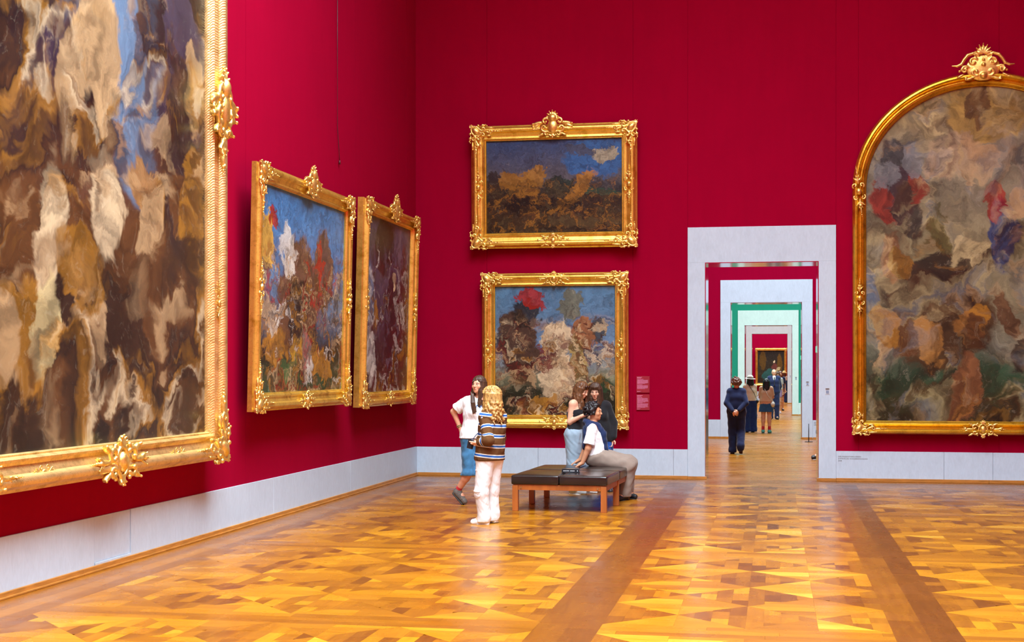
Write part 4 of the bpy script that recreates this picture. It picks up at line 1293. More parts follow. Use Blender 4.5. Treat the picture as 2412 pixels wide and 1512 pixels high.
def cushion(x0, x1, y0, y1, z0, z1):
    S = SDF(.01)
    n = 26
    m = MB()
    bm = bmesh.new()
    bmesh.ops.create_cube(bm, size=1.0)
    for v in bm.verts: v.co = ((x0 + x1) / 2 + v.co.x * (x1 - x0), (y0 + y1) / 2 + v.co.y * (y1 - y0), (z0 + z1) / 2 + v.co.z * (z1 - z0))
    bmesh.ops.bevel(bm, geom=list(bm.edges), offset=.022, segments=3, affect='EDGES', profile=.6)
    bmesh.ops.subdivide_edges(bm, edges=[e for e in bm.edges if e.calc_length() > .2], cuts=7, use_grid_fill=True)
    for v in bm.verts:
        if v.co.z > (z0 + z1) / 2:
            a = math.sin(math.pi * min(max((v.co.x - x0) / (x1 - x0), 0), 1)); b = math.sin(math.pi * min(max((v.co.y - y0) / (y1 - y0), 0), 1))
            v.co.z += .016 * math.sqrt(max(a * b, 0)) - .003 * math.sin(v.co.x * 21) * a * math.sin(v.co.y * 17) * b
    me = bpy.data.meshes.new('cushion'); bm.to_mesh(me); bm.free()
    me.polygons.foreach_set('use_smooth', [True] * len(me.polygons))
    me.set_sharp_from_angle(angle=math.radians(60))
    return me
xm_ = (bx0 + bx1) / 2
for xa, xb in ((bx0 - .012, xm_ - .002), (xm_ + .002, bx1 + .012)):
    for ya, yb in ((by0 - .012, ymid - .002), (ymid + .002, by1 + .012)):
        link('cushion', cushion(xa, xb, ya, yb, .348, .465), LEATHER, bench)
BOLT = plain('brass_bolt', (.5, .33, .15, 1), .35, .9)
for x in (bx0 + .115, bx1 - .115):
    m = MB().tube([(x, by0 + .004, .305), (x, by0 + .014, .305)], .013, 12); m.build('bolt', BOLT, bench)
BENCH_M = bench.matrix_basis.copy()
# the book lies on the cushion
bp = at_depth(1345, 1110, 3300 * (1.85 - .49) / (1110 - HOR))
book = empty('book', (bp.x, bp.y, .4805), ang + .10, 'thick dark book lying on the bench cushion', 'book')
COVER = plain('dark_teal_book_cover', rgb(22, 34, 40), .35, 0, .2, 30)
m = MB().box(-.115, .115, -.088, .088, 0, .004).box(-.115, .115, -.088, .088, .040, .044).box(-.115, .115, -.090, -.086, 0, .044)
m.build('cover', COVER, book)
boxobj('page_block', -.110, .110, -.085, .083, .0045, .0395, plain('book_paper', (.62, .6, .55, 1), .8), book)
INK_W = plain('white_print', (.72, .74, .76, 1), .6)
m = MB()
x = -.095
for wdt in (.010, .008, .010, .006, .010, .009, .008, 0, .012, .008, .010, .009, .007):
    if wdt: m.box(x, x + wdt, -.0908, -.0900, .017, .026)
    x += (wdt + .003) if wdt else .010
tag(m.build('spine_lettering', INK_W, book), kind='stuff')
boxobj('spine_emblem', .088, .097, -.0908, -.0900, .014, .030, INK_W, book)
m = MB().box(-.06, .05, -.03, .05, .0440, .0443); m.build('cover_picture', plain('book_cover_picture', rgb(150, 120, 88), .4, 0, .5, 40), book)

# ------------------------------------------------------------------ 1: woman in white T-shirt and denim shorts, turning
WHITE = cloth('white_cotton', (.80, .79, .80, 1), .03)
DENIM = cloth('washed_blue_denim', rgb(60, 112, 152), .32, scale=9)
a = person_px('woman in white T-shirt and long denim shorts with one heel lifted', 1118, 1190, dict(
    head=(1127, 907, -.02), neck=(1130, 935, .02), shR=(1099, 946, .0), shL=(1153, 947, .02), elR=(1068, 970, .10), wrR=(1083, 1007, .08), hdR=(1093, 1028, .06),
    elL=(1163, 992, .05), wrL=(1158, 1030, -.03), hdL=(1157, 1052, -.05), hipR=(1104, 1040, .0), hipL=(1131, 1040, .0), knR=(1104, 1113, -.03), anR=(1079, 1155, .10), toeR=(1094, 1182, .07),
    knL=(1132, 1112, -.02), anL=(1136, 1174, .0), toeL=(1146, 1183, -.12)), (-.52, -.82, .10), SK_A, .006, 1.0)
S = SDF(.02); a.head(S); a.torso(S)
for q in 'LR': a.arm(S, q); a.leg(S, q); a.foot(S, q)
a.hand(S, 'R', .7); a.hand(S, 'L', .4)
a.build_body(S); a.eyes()
S = SDF(.03); a.torso(S, .012, 1.04, .05, .045)
hem = (a.J['hipL'] + a.J['hipR']) / 2
S.cone(hem + V3(-.075, 0, .10), hem + V3(-.085, 0, .0), .112, .116, .05); S.cone(hem + V3(.075, 0, .10), hem + V3(.08, 0, .0), .112, .116, .05)
for q in 'LR': a.arm(S, q, .014, 0, .36, .025, .026)
S.folds(.006, 26, (1, 1, .35), 3).plane(hem + V3(0, 0, .045), (0, 0, -1))
S.ell(a.J['neck'] + V3(0, -.02, .055), (.062, .075, .075), None, .01, True)
tee = a.part('t_shirt', S, WHITE, .007)
INK_B = plain('blue_print', rgb(40, 90, 150), .8)
m = MB()
fp = a.J['neck'] + V3(.03, -.155, -.125)
for i, (dx, dz, w_) in enumerate(((-.075, .0, .02), (-.02, -.01, .03), (.03, -.015, .03))):
    pts = [(fp[0] + dx + w_ * math.cos(t_) * .6 + .002 * t_, fp[1] + .012, fp[2] + dz + .022 * math.sin(t_ * 1.7)) for t_ in [k * .5 for k in range(12)]]
    m.tube(pts, .003, 5)
m.build('script_print', INK_B, tee)
S = SDF(.03)
for q in 'LR': a.leg(S, q, .018, .60, .025, .064, .05, .090, .088)
S.cone(hem + V3(-.06, 0, .06), hem + V3(.06, 0, .06), .112, .112, .05)
S.folds(.006, 24, (1, 1, .5), 5).plane(hem + V3(0, 0, .11), (0, 0, 1)).plane(V3(0, 0, .405), (0, 0, -1))
a.part('denim_shorts', S, DENIM, .007)
SNK = plain('grey_black_sneaker', rgb(96, 88, 82), .7, 0, .5, 40, .3, 120)
SOCK = cloth('red_sock', rgb(190, 40, 50))
for q in 'LR':
    a.shoe(q, SNK, SOLE_D, .006, None, .0, .004)
    S = SDF(.01); k_ = a.J['kn' + q]; n_ = a.J['an' + q]
    S.cone(n_, n_ + (k_ - n_) * .17, .044, .043); a.part('sock', S, SOCK, .007)
pj = lambda px, py, dy: V3((px - 1118) * aS, dy, (1190 - py) * aS)
aS = project(on_floor(1118, 1190))[2] / F
lk = [([pj(1122 + i, 889, -.03), pj(1113 + i * .8, 900, -.085 + .008 * i), pj(1110 + i, 922, -.10), pj(1111 + i * 1.6, 948, -.145), pj(1114 + i * 2.0, 973 - i, -.155)], [.008, .011, .012, .013, .006]) for i in range(5)]
a.hair(H_BROWN, .36, 44, .006, 1.0, 1, r=.012, curl=1.2, extra=lk)
S = SDF(.004)
w_, e_ = a.J['wrR'], a.J['elR']
dv = unit(e_ - w_)
for kk in (.01, .03):
    c0 = w_ + dv * kk; u_ = unit(np.cross(dv, V3(0, 1, .2))); v_ = np.cross(dv, u_)
    S.chain([c0 + (u_ * math.cos(t_) + v_ * math.sin(t_)) * .033 for t_ in np.linspace(0, 2 * math.pi, 13)], .006, .003)
a.part('bracelet', S, plain('beaded_bracelet', rgb(150, 140, 90), .5, .2, .5, 90), .004)

# ------------------------------------------------------------------ 2: woman in striped knit sweater, from behind
def striped():
    t = NT('brown_blue_white_striped_knit')
    at = t.add('ShaderNodeAttribute', {'attribute_name': 'stripe'})
    f = t.add('ShaderNodeMath', {'operation': 'FRACT'}, _0=at.outputs['Fac'])
    brn, wh, bl = rgb(98, 64, 34), rgb(232, 226, 214), rgb(42, 96, 176)
    r = t.ramp(f.outputs[0], [(0, brn), (.57, wh), (.66, bl), (.84, wh), (.93, brn)], 'CONSTANT')
    n = t.noise(t.coord('Object', (1, 1, .3)), 180, 2)
    c = t.mix(.25, r.outputs[0], t.mix(1.0, r.outputs[0], t.ramp(n.outputs['Fac'], [(.3, (.5, .5, .5, 1)), (.7, (1, 1, 1, 1))]).outputs[0], 'MULTIPLY'))
    t.out(Base_Color=c, Roughness=.9, Specular_IOR_Level=.2, Normal=t.bump(n.outputs['Fac'], .4, .004))
    return t.m
KNIT = striped()
b = person_px('woman in brown sweater with blue and white stripes and white cargo trousers', 1143, 1234, dict(
    head=(1155, 936, .0), neck=(1163, 966, .01), shL=(1143, 982, -.08), shR=(1179, 981, .11), elL=(1150, 1035, -.21), wrL=(1129, 1040, -.13), hdL=(1111, 1045, -.08),
    elR=(1179, 1034, .24), wrR=(1135, 1041, .10), hdR=(1118, 1045, .02), hipL=(1143, 1084, -.05), hipR=(1163, 1084, .07), knL=(1134, 1158, -.07), anL=(1141, 1219, -.04), toeL=(1115, 1229, -.01),
    knR=(1159, 1156, .08), anR=(1162, 1216, .11), toeR=(1143, 1226, .20)), (-.97, .20, .03), SK_B, .006, .95)
S = SDF(.02); b.head(S); b.torso(S)
for q in 'LR': b.arm(S, q); b.leg(S, q); b.foot(S, q); b.hand(S, q, .8)
b.build_body(S); b.eyes()
hem = (b.J['hipL'] + b.J['hipR']) / 2
S = SDF(.03); b.torso(S, .022, 1.16, .05)
for q in (-1, 1): S.cone(hem + b.plat * .045 * q + V3(0, 0, .20), hem + b.plat * .05 * q, .118, .112, .05)
S.cone(b.J['neck'] + V3(0, 0, -.01), b.J['neck'] + V3(0, 0, .03), .062, .058, .02)
S.folds(.006, 22, (1, 1, .5), 8).plane(hem + V3(0, 0, .0), (0, 0, -1))
S.ell(b.J['neck'] + V3(0, 0, .075), (.050, .050, .05), None, .006, True)
me, Vt = S.mesh('striped_sweater', .007)
attr(me, 'stripe', (Vt[:, 2] - hem[2] + .03 + .02 * np.sin(Vt[:, 0] * 6)) / .122)
swt = link('striped_sweater', me, KNIT, b.root)
def seg_t(P, A, B):
    ab = B - A; t_ = np.clip(((P - A) @ ab) / (ab @ ab), 0, 1)
    return t_, np.linalg.norm(P - A - t_[:, None] * ab, axis=1)
for q in 'LR':
    S = SDF(.02); A, E, Wq = b.J['sh' + q], b.J['el' + q], b.J['wr' + q]
    S.cone(A + V3(0, 0, -.01), E, .076, .066, .02); S.cone(E, E + (Wq - E) * .9, .066, .046, .02)
    S.folds(.006, 30, (1, 1, .6), 4)
    me, Vt = S.mesh('sleeve', .007)
    t1, d1 = seg_t(Vt, A, E); t2, d2 = seg_t(Vt, E, Wq)
    LU, LF = np.linalg.norm(E - A), np.linalg.norm(Wq - E)
    # smooth blend of the two arm lengths at the elbow keeps the stripes unbroken
    w2 = np.clip((d1 - d2) / .03 * .5 + .5, 0, 1)
    ln = t1 * LU * (1 - w2) + (LU + t2 * LF) * w2
    attr(me, 'stripe', 4.38 + (LU - ln) / .122)
    link('sleeve', me, KNIT, swt)
CREAM = cloth('white_cargo_cotton', (.80, .79, .80, 1), .04)
S = SDF(.025)
for q in 'LR': b.leg(S, q, .014, 1.0, .03, .068, .066, .100, .076)
S.cone(hem + b.plat * .05 + V3(0, 0, .04), hem - b.plat * .05 + V3(0, 0, .04), .121, .121, .05)
for q in 'LR':
    fl_ = b.J['toe' + q]; S.cone(b.J['an' + q] + V3(-.0, 0, .03), b.J['an' + q] + V3(-.015, 0, -.055), .074, .076, .03)
S.folds(.0042, 24, (1, 1, .6), 12).plane(V3(0, 0, .028), (0, 0, -1)).plane(hem + V3(0, 0, .10), (0, 0, 1))
tr = b.part('cargo_trousers', S, CREAM, .007)
for (zf, hh_) in ((.60, .13), (.36, .10)):
    c0 = b.J['hipL'] * 0 + b.J['knL'] + (b.J['hipL'] - b.J['knL']) * ((zf - b.J['knL'][2]) / (b.J['hipL'][2] - b.J['knL'][2]))
    if zf < b.J['knL'][2]: c0 = b.J['anL'] + (b.J['knL'] - b.J['anL']) * ((zf - b.J['anL'][2]) / (b.J['knL'][2] - b.J['anL'][2]))
    S = SDF(.012); c1 = c0 + V3(-.050, -.046, 0)
    R_ = np.stack([unit(V3(.7, -.7, 0)), unit(V3(.7, .7, 0)), V3(0, 0, 1)], 1)
    S.ell(c1, (.055, .022, hh_ / 2), R_); S.ell(c1 + V3(-.004, -.004, hh_ * .36), (.058, .026, .022), R_, .004)
    b.part('cargo_pocket', S.folds(.002, 60, (1, 1, 1), 2), CREAM, .005, None, tr)
WSHOE = plain('white_leather_sneaker', (.82, .82, .84, 1), .5, 0, .03)
for q in 'LR': b.shoe(q, WSHOE, SOLE, .006)
b.hair(H_BLOND, .27, 60, .020, 1.16, 4, r=.014, curl=2.6)
ph = b.J['hdL'] + V3(-.012, -.02, .0)
PH = plain('black_phone', (.012, .012, .016, 1), .2)
m = MB().bbox(-.04, .04, -.012, .012, -.055, .055, .008)
o = m.build('camera_phone', PH, b.root, loc=tuple(ph), rot=(0, .25, .6)); o['label'] = 'small black phone in the hand'
m = MB(); p0, p1 = b.J['neck'] + V3(-.085, -.02, -.20), b.J['hdL'] + V3(.01, -.03, .04)
m.tube([tuple(p0 + (p1 - p0) * t_ + V3(-.03 * math.sin(3.14 * t_), -.05 * math.sin(3.14 * t_), 0)) for t_ in np.linspace(0, 1, 9)], .005, 6)
m.build('wrist_strap', plain('navy_strap', rgb(34, 44, 84), .7), b.root)

# ------------------------------------------------------------------ 3: woman in black tank top and pale grey sweatpants
BLK = cloth('black_jersey', (.010, .010, .013, 1), .25)
SWP = cloth('pale_blue_grey_fleece', rgb(150, 170, 186), .06)
c = person_px('woman in black tank top and pale grey sweatpants with sunglasses on her head', 1358, 1163, dict(
    head=(1371, 920, -.02), neck=(1361, 943, .02), shR=(1349, 951, -.12), shL=(1371, 952, .18), elR=(1342, 993, -.13), wrR=(1370, 979, -.22), hdR=(1388, 972, -.24),
    elL=(1378, 995, .22), wrL=(1398, 978, .08), hdL=(1412, 972, .03), hipR=(1352, 1024, -.08), hipL=(1362, 1024, .09), knR=(1352, 1092, -.08), anR=(1350, 1150, -.06), toeR=(1377, 1159, -.10),
    knL=(1371, 1092, .10), anL=(1382, 1147, .14), toeL=(1405, 1155, .12)), (.80, -.50, -.42), SK_B, .0065, .97)
S = SDF(.02); c.head(S); c.torso(S, bust=.05)
for q in 'LR': c.arm(S, q); c.leg(S, q); c.foot(S, q); c.hand(S, q, .7)
c.build_body(S); c.eyes()
pc = (c.J['hipL'] + c.J['hipR']) / 2; sc_ = (c.J['shL'] + c.J['shR']) / 2
S = SDF(.03); c.torso(S, .007, 1.0, .05, .052)
S.plane(sc_ + V3(0, 0, -.075), V3(-.25, 0, 1)).plane(pc + V3(0, 0, .085), (0, 0, -1)).folds(.003, 50, (.5, .5, 1.5), 3)
top = c.part('tank_top', S, BLK, .006)
m = MB()
for q in (-1, 1):
    ba = sc_ + c.lat * q * .085
    m.tube([tuple(ba + c.fw * .118 + V3(0, 0, -.085)), tuple(ba + c.fw * .085 + V3(0, 0, -.02)), tuple(ba + V3(0, 0, .045)), tuple(ba - c.fw * .09 + V3(0, 0, -.02)), tuple(ba - c.fw * .118 + V3(0, 0, -.085))], .006, 6)
m.build('shoulder_strap', BLK, top, True)
S = SDF(.03)
for q in 'LR': c.leg(S, q, .034, 1.0, .035, .070, .055, .100, .090)
S.cone(pc + c.plat * .05 + V3(0, 0, .05), pc - c.plat * .05 + V3(0, 0, .05), .118, .118, .05)
for q in (-1, 1): S.ell(pc + c.plat * q * .06 - c.fw * .05 + V3(0, 0, -.01), (.105, .105, .11), None, .05)
S.folds(.008, 20, (1, 1, .4), 6).plane(V3(0, 0, .05), (0, 0, -1)).plane(pc + V3(0, 0, .115), (0, 0, 1))
sw_ = c.part('sweatpants', S, SWP, .008)
for q in 'LR': c.shoe(q, plain('pale_grey_sneaker', rgb(196, 208, 212), .6), SOLE, .007)
c.hair(H_CHEST, .30, 44, .010, 1.05, 9, r=.014, curl=1.8)
S = SDF(.004)
for q in (-1, 1):
    S.ell(c.H(.034 * q, .078, .088), (.029, .009, .024), c.HR(), .004)
    S.cone(c.H(.062 * q, .070, .090), c.H(.086 * q, -.02, .045), .004, .004)
S.cone(c.H(-.012, .08, .092), c.H(.012, .08, .092), .004)
c.part('sunglasses', S, plain('dark_red_sunglass', rgb(46, 14, 16), .15), .0045)

# ------------------------------------------------------------------ 4: woman in black sweater and blue jeans
d = person_px('dark-haired woman in loose black sweater and blue jeans behind the seated person', 1418, 1157, dict(
    head=(1402, 922, -.03), neck=(1405, 944, .01), shR=(1386, 955, .01), shL=(1428, 956, .0), elR=(1380, 998, .06), wrR=(1391, 1030, -.04), hdR=(1399, 1047, -.08), elL=(1442, 997, .03), wrL=(1443, 1030, -.04), hdL=(1436, 1050, -.06),
    hipR=(1404, 1034, .0), hipL=(1427, 1034, .0), knR=(1406, 1098, -.02), knL=(1430, 1098, -.02), anR=(1408, 1147, .02), anL=(1434, 1147, .02), toeR=(1405, 1155, -.13), toeL=(1438, 1155, -.13)), (-.12, -.98, -.22), SK_B, .0065, .97)
S = SDF(.02); d.head(S); d.torso(S)
for q in 'LR': d.arm(S, q); d.leg(S, q); d.foot(S, q); d.hand(S, q, .5)
d.build_body(S); d.eyes()
pc = (d.J['hipL'] + d.J['hipR']) / 2
S = SDF(.03); d.torso(S, .018, 1.1, .05, .045)
for q in (-1, 1): S.cone(pc + d.plat * .06 * q + V3(0, 0, .16), pc + d.plat * .065 * q, .112, .114, .05)
for q in 'LR':
    d.arm(S, q, .026, 0, .96, .02, .012)
S.ell(d.J['neck'] + V3(0, -.02, .06), (.055, .065, .06), None, .01, True)
S.folds(.006, 20, (1, 1, .4), 4).plane(pc + V3(0, 0, -.03), (0, 0, -1))
d.part('black_sweater', S, BLK, .008)
JEAN = cloth('dark_blue_jeans', rgb(34, 78, 156), .2)
S = SDF(.03)
for q in 'LR': d.leg(S, q, .022, 1.0, .035, .066, .060, .095, .085)
S.cone(pc + d.plat * .05, pc - d.plat * .05, .105, .105, .05)
S.folds(.006, 22, (1, 1, .4), 6).plane(V3(0, 0, .035), (0, 0, -1)).plane(pc + V3(0, 0, .08), (0, 0, 1))
d.part('jeans', S, JEAN, .008)
for q in 'LR': d.shoe(q, plain('dark_shoe', (.02, .02, .025, 1), .5), SOLE_D, .007)
d.hair(H_BROWN, .20, 46, .006, 1.06, 14, r=.014, curl=1.0)
S = SDF(.006)
for i in range(9):
    l_ = -.052 + .013 * i
    S.chain([d.H(l_ * .6, .02, .13), d.H(l_, .088 - abs(l_) * .4, .085), d.H(l_ * 1.25, .092 - abs(l_) * .55, .036 - abs(l_) * .25)], [.011, .010, .004])
d.part('fringe', S, H_BROWN, .005)

# ------------------------------------------------------------------ 5: young man seated on the bench
TAUPE = cloth('taupe_fleece', rgb(140, 124, 112), .06)
NAVY = cloth('navy_wool', rgb(24, 40, 78), .12)
e = person_px('curly-haired young man sitting on the bench, navy sweater over his shoulders', 1440, 1176, dict(
    head=(1400, 971, .0), neck=(1396, 998, .01), shR=(1395, 1010, -.17), shL=(1399, 1008, .18), elR=(1386, 1054, -.22), wrR=(1373, 1088, -.20), hdR=(1358, 1097, -.20), palmR=(0, 0, -1),
    elL=(1381, 1054, .24), wrL=(1366, 1085, .20), hdL=(1351, 1093, .20), palmL=(0, 0, -1), hipR=(1405, 1077, -.09), hipL=(1405, 1077, .10), knR=(1476, 1095, -.14), knL=(1482, 1093, .16),
    anR=(1471, 1162, -.12), toeR=(1456, 1171, -.24), anL=(1476, 1161, .13), toeL=(1496, 1170, .06)), (.98, -.12, .05), SK_C, .006, 1.0)
e.root.location = e.root.location
S = SDF(.02); e.head(S, False); e.torso(S, .01)
for q in 'LR': e.arm(S, q, .004); e.leg(S, q, .008); e.foot(S, q); e.hand(S, q, .12, .5)
e.build_body(S); e.eyes()
pc = (e.J['hipL'] + e.J['hipR']) / 2; sc_ = (e.J['shL'] + e.J['shR']) / 2
S = SDF(.03); e.torso(S, .014, 1.06, .05)
S.cone(pc + e.plat * .07 + V3(.0, 0, .12), pc + e.plat * .075 + V3(.0, 0, .03), .125, .130, .05); S.cone(pc - e.plat * .07 + V3(.0, 0, .12), pc - e.plat * .075 + V3(0, 0, .03), .125, .130, .05)
for q in 'LR': e.arm(S, q, .016, 0, .40, .02, .022)
S.ell(e.J['neck'] + V3(.02, 0, .06), (.06, .06, .06), None, .01, True)
S.folds(.006, 24, (1, 1, .5), 9).plane(pc + V3(0, 0, -.045), (-.25, 0, -1))
e.part('white_t_shirt', S, WHITE, .008)
S = SDF(.035)
for q in 'LR': e.leg(S, q, .036, 1.0, .04, .078, .060, .108, .094)
S.cone(pc + e.plat * .06, pc - e.plat * .06, .125, .125, .05)
for q in (-1, 1): S.ell(pc + e.plat * q * .075 + V3(-.05, 0, -.02), (.115, .10, .10), None, .05)
S.folds(.009, 20, (.7, 1, .8), 10).plane(V3(0, 0, .05), (0, 0, -1)).plane(pc + V3(-.02, 0, .10), (-.45, 0, 1))
sp = e.part('sweatpants', S, TAUPE, .008)
m = MB()
w0 = pc + V3(.125, -.09, .085)
for dx, dz in ((.05, -.09), (.10, -.06)):
    m.tube([tuple(w0), tuple(w0 + V3(dx * .5, -.05, -.01)), tuple(w0 + V3(dx, -.055, dz * .6)), tuple(w0 + V3(dx * .7, -.07, dz)), tuple(w0 + V3(dx * .2, -.07, dz * .8))], .004, 6)
m.build('drawstring', WHITE, sp)
# sweater knotted round the shoulders: collar roll, back panel, two hanging sleeves
S = SDF(.03); nk = e.J['neck']
S.chain([nk + V3(.085 * math.cos(t_) - .01, .10 * math.sin(t_), -.005 - .03 * math.cos(t_)) for t_ in np.linspace(0, 2 * math.pi, 17)], .042, .02)
for q in (-1, 1):
    S.cone(nk + V3(-.05, .05 * q, -.02), sc_ + e.lat * .15 * -q + V3(-.03, 0, .02), .05, .055, .03)
    S.cone(sc_ + V3(-.085, .10 * q, .0), sc_ + V3(-.115, .12 * q, -.26), .05, .035, .04)
S.cone(sc_ + V3(-.09, 0, .0), sc_ + V3(-.12, 0, -.27), .055, .035, .04)
for q, ln in ((-1, .0), (1, .02)):
    S.chain([nk + V3(.06, .08 * q, -.03), sc_ + V3(.145, .11 * q, -.08), sc_ + V3(.165, .10 * q, -.26), sc_ + V3(.20, .08 * q, -.40), sc_ + V3(.24, .06 * q, -.44 + ln)], [.05, .045, .042, .036, .033], .02)
S.folds(.006, 28, (1, 1, .6), 2)
e.part('draped_sweater', S, NAVY, .008)
for q in 'LR': e.shoe(q, plain('black_sneaker', (.014, .014, .018, 1), .55), SOLE_D, .007)
e.curls(H_BLACK, 170, .1, .026, 5)
# ------------------------------------------------------------------ visitors further down the enfilade
def visitor(label, px, py, Ht, yaw, over, skin, face=None, res=.011, hs=None, pitch=0.0):
    p = on_floor(px, py)
    J = standing(Ht, yaw, over)
    return Body(label, p, view_angle(p), J, face or face_yaw(yaw, pitch), skin, res, hs or Ht / 1.72)
def base_body(v, eyes=False):
    S = SDF(.02); v.head(S); v.torso(S)
    for q in 'LR': v.arm(S, q); v.leg(S, q); v.foot(S, q); v.hand(S, q, .6)
    v.build_body(S)
    if eyes: v.eyes()
SUIT = cloth('navy_suit_wool', rgb(20, 30, 66), .12)
DARKSH = plain('black_leather_shoe', (.012, .012, .014, 1), .35)
def trousers(v, mat, inf=.025, hem=.075, bottom=.03, name='trousers', rk=.066, rh=.095):
    pc = (v.J['hipL'] + v.J['hipR']) / 2
    S = SDF(.03)
    for q in 'LR':
        v.leg(S, q, inf, 1.0, .035, rk, .055, rh, hem)
    S.cone(pc + v.plat * .06 + V3(0, 0, .05), pc - v.plat * .06 + V3(0, 0, .05), .108, .108, .05)
    for q in 'LR': S.cone(v.J['an' + q], v.J['an' + q] + V3(0, 0, -.05), hem, hem, .03)
    S.folds(.005, 20, (1, 1, .4), 3).plane(V3(0, 0, bottom), (0, 0, -1)).plane(pc + V3(0, 0, .13), (0, 0, 1))
    return v.part(name, S, mat)
def jacket(v, mat, inf=.030, hem=-.10, sleeve=.97, name='jacket', wm=1.12, neck=.05, low=.118):
    pc = (v.J['hipL'] + v.J['hipR']) / 2
    S = SDF(.03); v.torso(S, inf, wm, .05)
    for q in (-1, 1): S.cone(pc + v.plat * .06 * q + V3(0, 0, .18), pc + v.plat * .07 * q + V3(0, 0, hem), low - .004, low, .05)
    for q in 'LR': v.arm(S, q, .016 if sleeve > .5 else .018, 0, sleeve, .016, .006)
    S.ell(v.J['neck'] + V3(0, 0, .07), (neck, neck, .06), None, .01, True)
    S.folds(.004, 20, (1, 1, .4), 5).plane(pc + V3(0, 0, hem), (0, 0, -1))
    return v.part(name, S, mat)
# navy trouser suit, walking away, hands behind the back
f_ = visitor('woman in navy trouser suit walking away with hands clasped behind her back', 1735, 1069, 1.63, math.pi - .05, dict(
    elL=(.215, .11, 1.15), elR=(-.215, .11, 1.15), wrL=(.08, .21, .97), wrR=(-.06, .21, .99), hdL=(-.03, .22, .90), hdR=(.04, .23, .92),
    knR=(-.09, -.04, .50), anR=(-.10, .22, .20), toeR=(-.11, .15, .06), knL=(.09, -.02, .5), anL=(.09, .0, .09)), SK_B, face_yaw(math.pi - .15), .010)
base_body(f_)
jacket(f_, SUIT, .022, -.11, low=.112); trousers(f_, SUIT, .026, .080, .03)
f_.shoe('L', DARKSH, SOLE_D, .01); f_.shoe('R', DARKSH, plain('brown_shoe_sole', rgb(78, 58, 48), .7), .01)
f_.curls(H_AUB, 120, .1, .026, 3, res=.009)
# panama hat, cream top, navy wide trousers
g_ = visitor('woman in white sun hat, cream top and wide navy trousers facing away', 1766, 1018, 1.60, math.pi + .35, dict(
    elL=(.19, -.02, 1.14), elR=(-.19, -.02, 1.14), wrL=(.12, -.20, 1.05), wrR=(-.12, -.20, 1.05), hdL=(.05, -.27, 1.08), hdR=(-.05, -.27, 1.08)), SK_C, face_yaw(math.pi + .75, .1))
base_body(g_)
CREAMTOP = cloth('cream_linen', rgb(222, 208, 184), .05)
jacket(g_, CREAMTOP, .018, .04, .62, 'top')
trousers(g_, cloth('navy_linen', rgb(24, 48, 100), .15), .045, .115, .02, 'wide_trousers', .085)
for q in 'LR': g_.shoe(q, plain('beige_sandal', rgb(150, 120, 90), .6), SOLE_D, .011)
g_.hair(H_BLACK, .10, 30, .004, 1.0, 3, r=.015, res=.010)
def hat(v, straw, band, rb=.165, hgt=.10, name='sun_hat'):
    S = SDF(.01)
    c0 = v.H(0, -.015, .075)
    R = v.HR()
    S.ell(c0, (rb * v.hs, (rb + .015) * v.hs, .010), R, .01)
    S.ell(v.H(0, -.018, .10), (.094 * v.hs, .106 * v.hs, hgt * v.hs * .95), R, .01)
    S.ell(v.H(0, -.018, .215), (.03, .07, .03), R, .02, True)
    o = v.part(name, S, straw, .008)
    S = SDF(.005); S.ell(v.H(0, -.018, .096), (.099 * v.hs, .111 * v.hs, .060 * v.hs), R)
    S.plane(v.H(0, 0, .118), v.hu).plane(v.H(0, 0, .087), -v.hu)
    v.part('hat_band', S, band, .007, None, o)
hat(g_, plain('white_straw', rgb(232, 226, 210), .8, 0, .06, 60), plain('black_band', (.012, .012, .015, 1), .6))
def shoulder_bag(v, mat, size, strapmat, side, zb=.86, w=.10):
    sgn = 1 if side == 'L' else -1
    p = (v.J['hipL'] + v.J['hipR']) / 2 + v.plat * sgn * .19; p[2] = zb
    back = -v.fw * .06
    S = SDF(.02); S.ell(p + back, (size * .55, size * .4, size * .8), np.stack([v.plat, v.fw, V3(0, 0, 1)], 1)); S.cone(p + back + v.fw * w * .4, p + back - v.fw * w * .4, size * .5)
    o = v.part('shoulder_bag', S, mat, .008)
    top = (v.J['shL'] if side == 'R' else v.J['shR'])
    tops = v.J['neck'] * .55 + top * .45 + V3(0, 0, .035)
    m = MB()
    for q in (-1, 1):
        mid = (tops + p) / 2 + v.fw * q * .175
        m.tube([tuple(tops), tuple(tops + v.fw * q * .09 + V3(0, 0, -.02)), tuple(mid), tuple(p + back + V3(0, 0, size * .6))], .007, 6)
    m.build('bag_strap', strapmat, o, True)
    return o
shoulder_bag(g_, plain('black_bag', (.015, .015, .018, 1), .5), .09, MATS['black_bag'], 'R', .90)
# beige top, denim skirt, black hair
h_ = visitor('woman with long black hair, beige top, denim skirt and red socks', 1805, 1020, 1.54, math.pi - .12, dict(
    elL=(.20, -.04, 1.13), elR=(-.20, -.04, 1.13), wrL=(.10, -.22, 1.12), wrR=(-.10, -.22, 1.12), hdL=(-.03, -.25, 1.16), hdR=(.03, -.25, 1.16)), SK_C, face_yaw(math.pi + .1))
base_body(h_)
BEIGE = cloth('beige_knit', rgb(206, 166, 134), .05)
jacket(h_, BEIGE, .012, .06, .42, 'top', 1.0, low=.112)
pc = (h_.J['hipL'] + h_.J['hipR']) / 2
S = SDF(.03)
for q in (-1, 1): S.cone(pc + h_.plat * .05 * q + V3(0, 0, .12), pc + h_.plat * .085 * q + V3(0, 0, -.24), .105, .135, .06)
S.folds(.004, 18, (1, 1, .3), 1).plane(pc + V3(0, 0, -.235), (0, 0, -1)).plane(pc + V3(0, 0, .125), (0, 0, 1))
h_.part('denim_skirt', S, cloth('mid_blue_denim', rgb(38, 76, 112), .15))
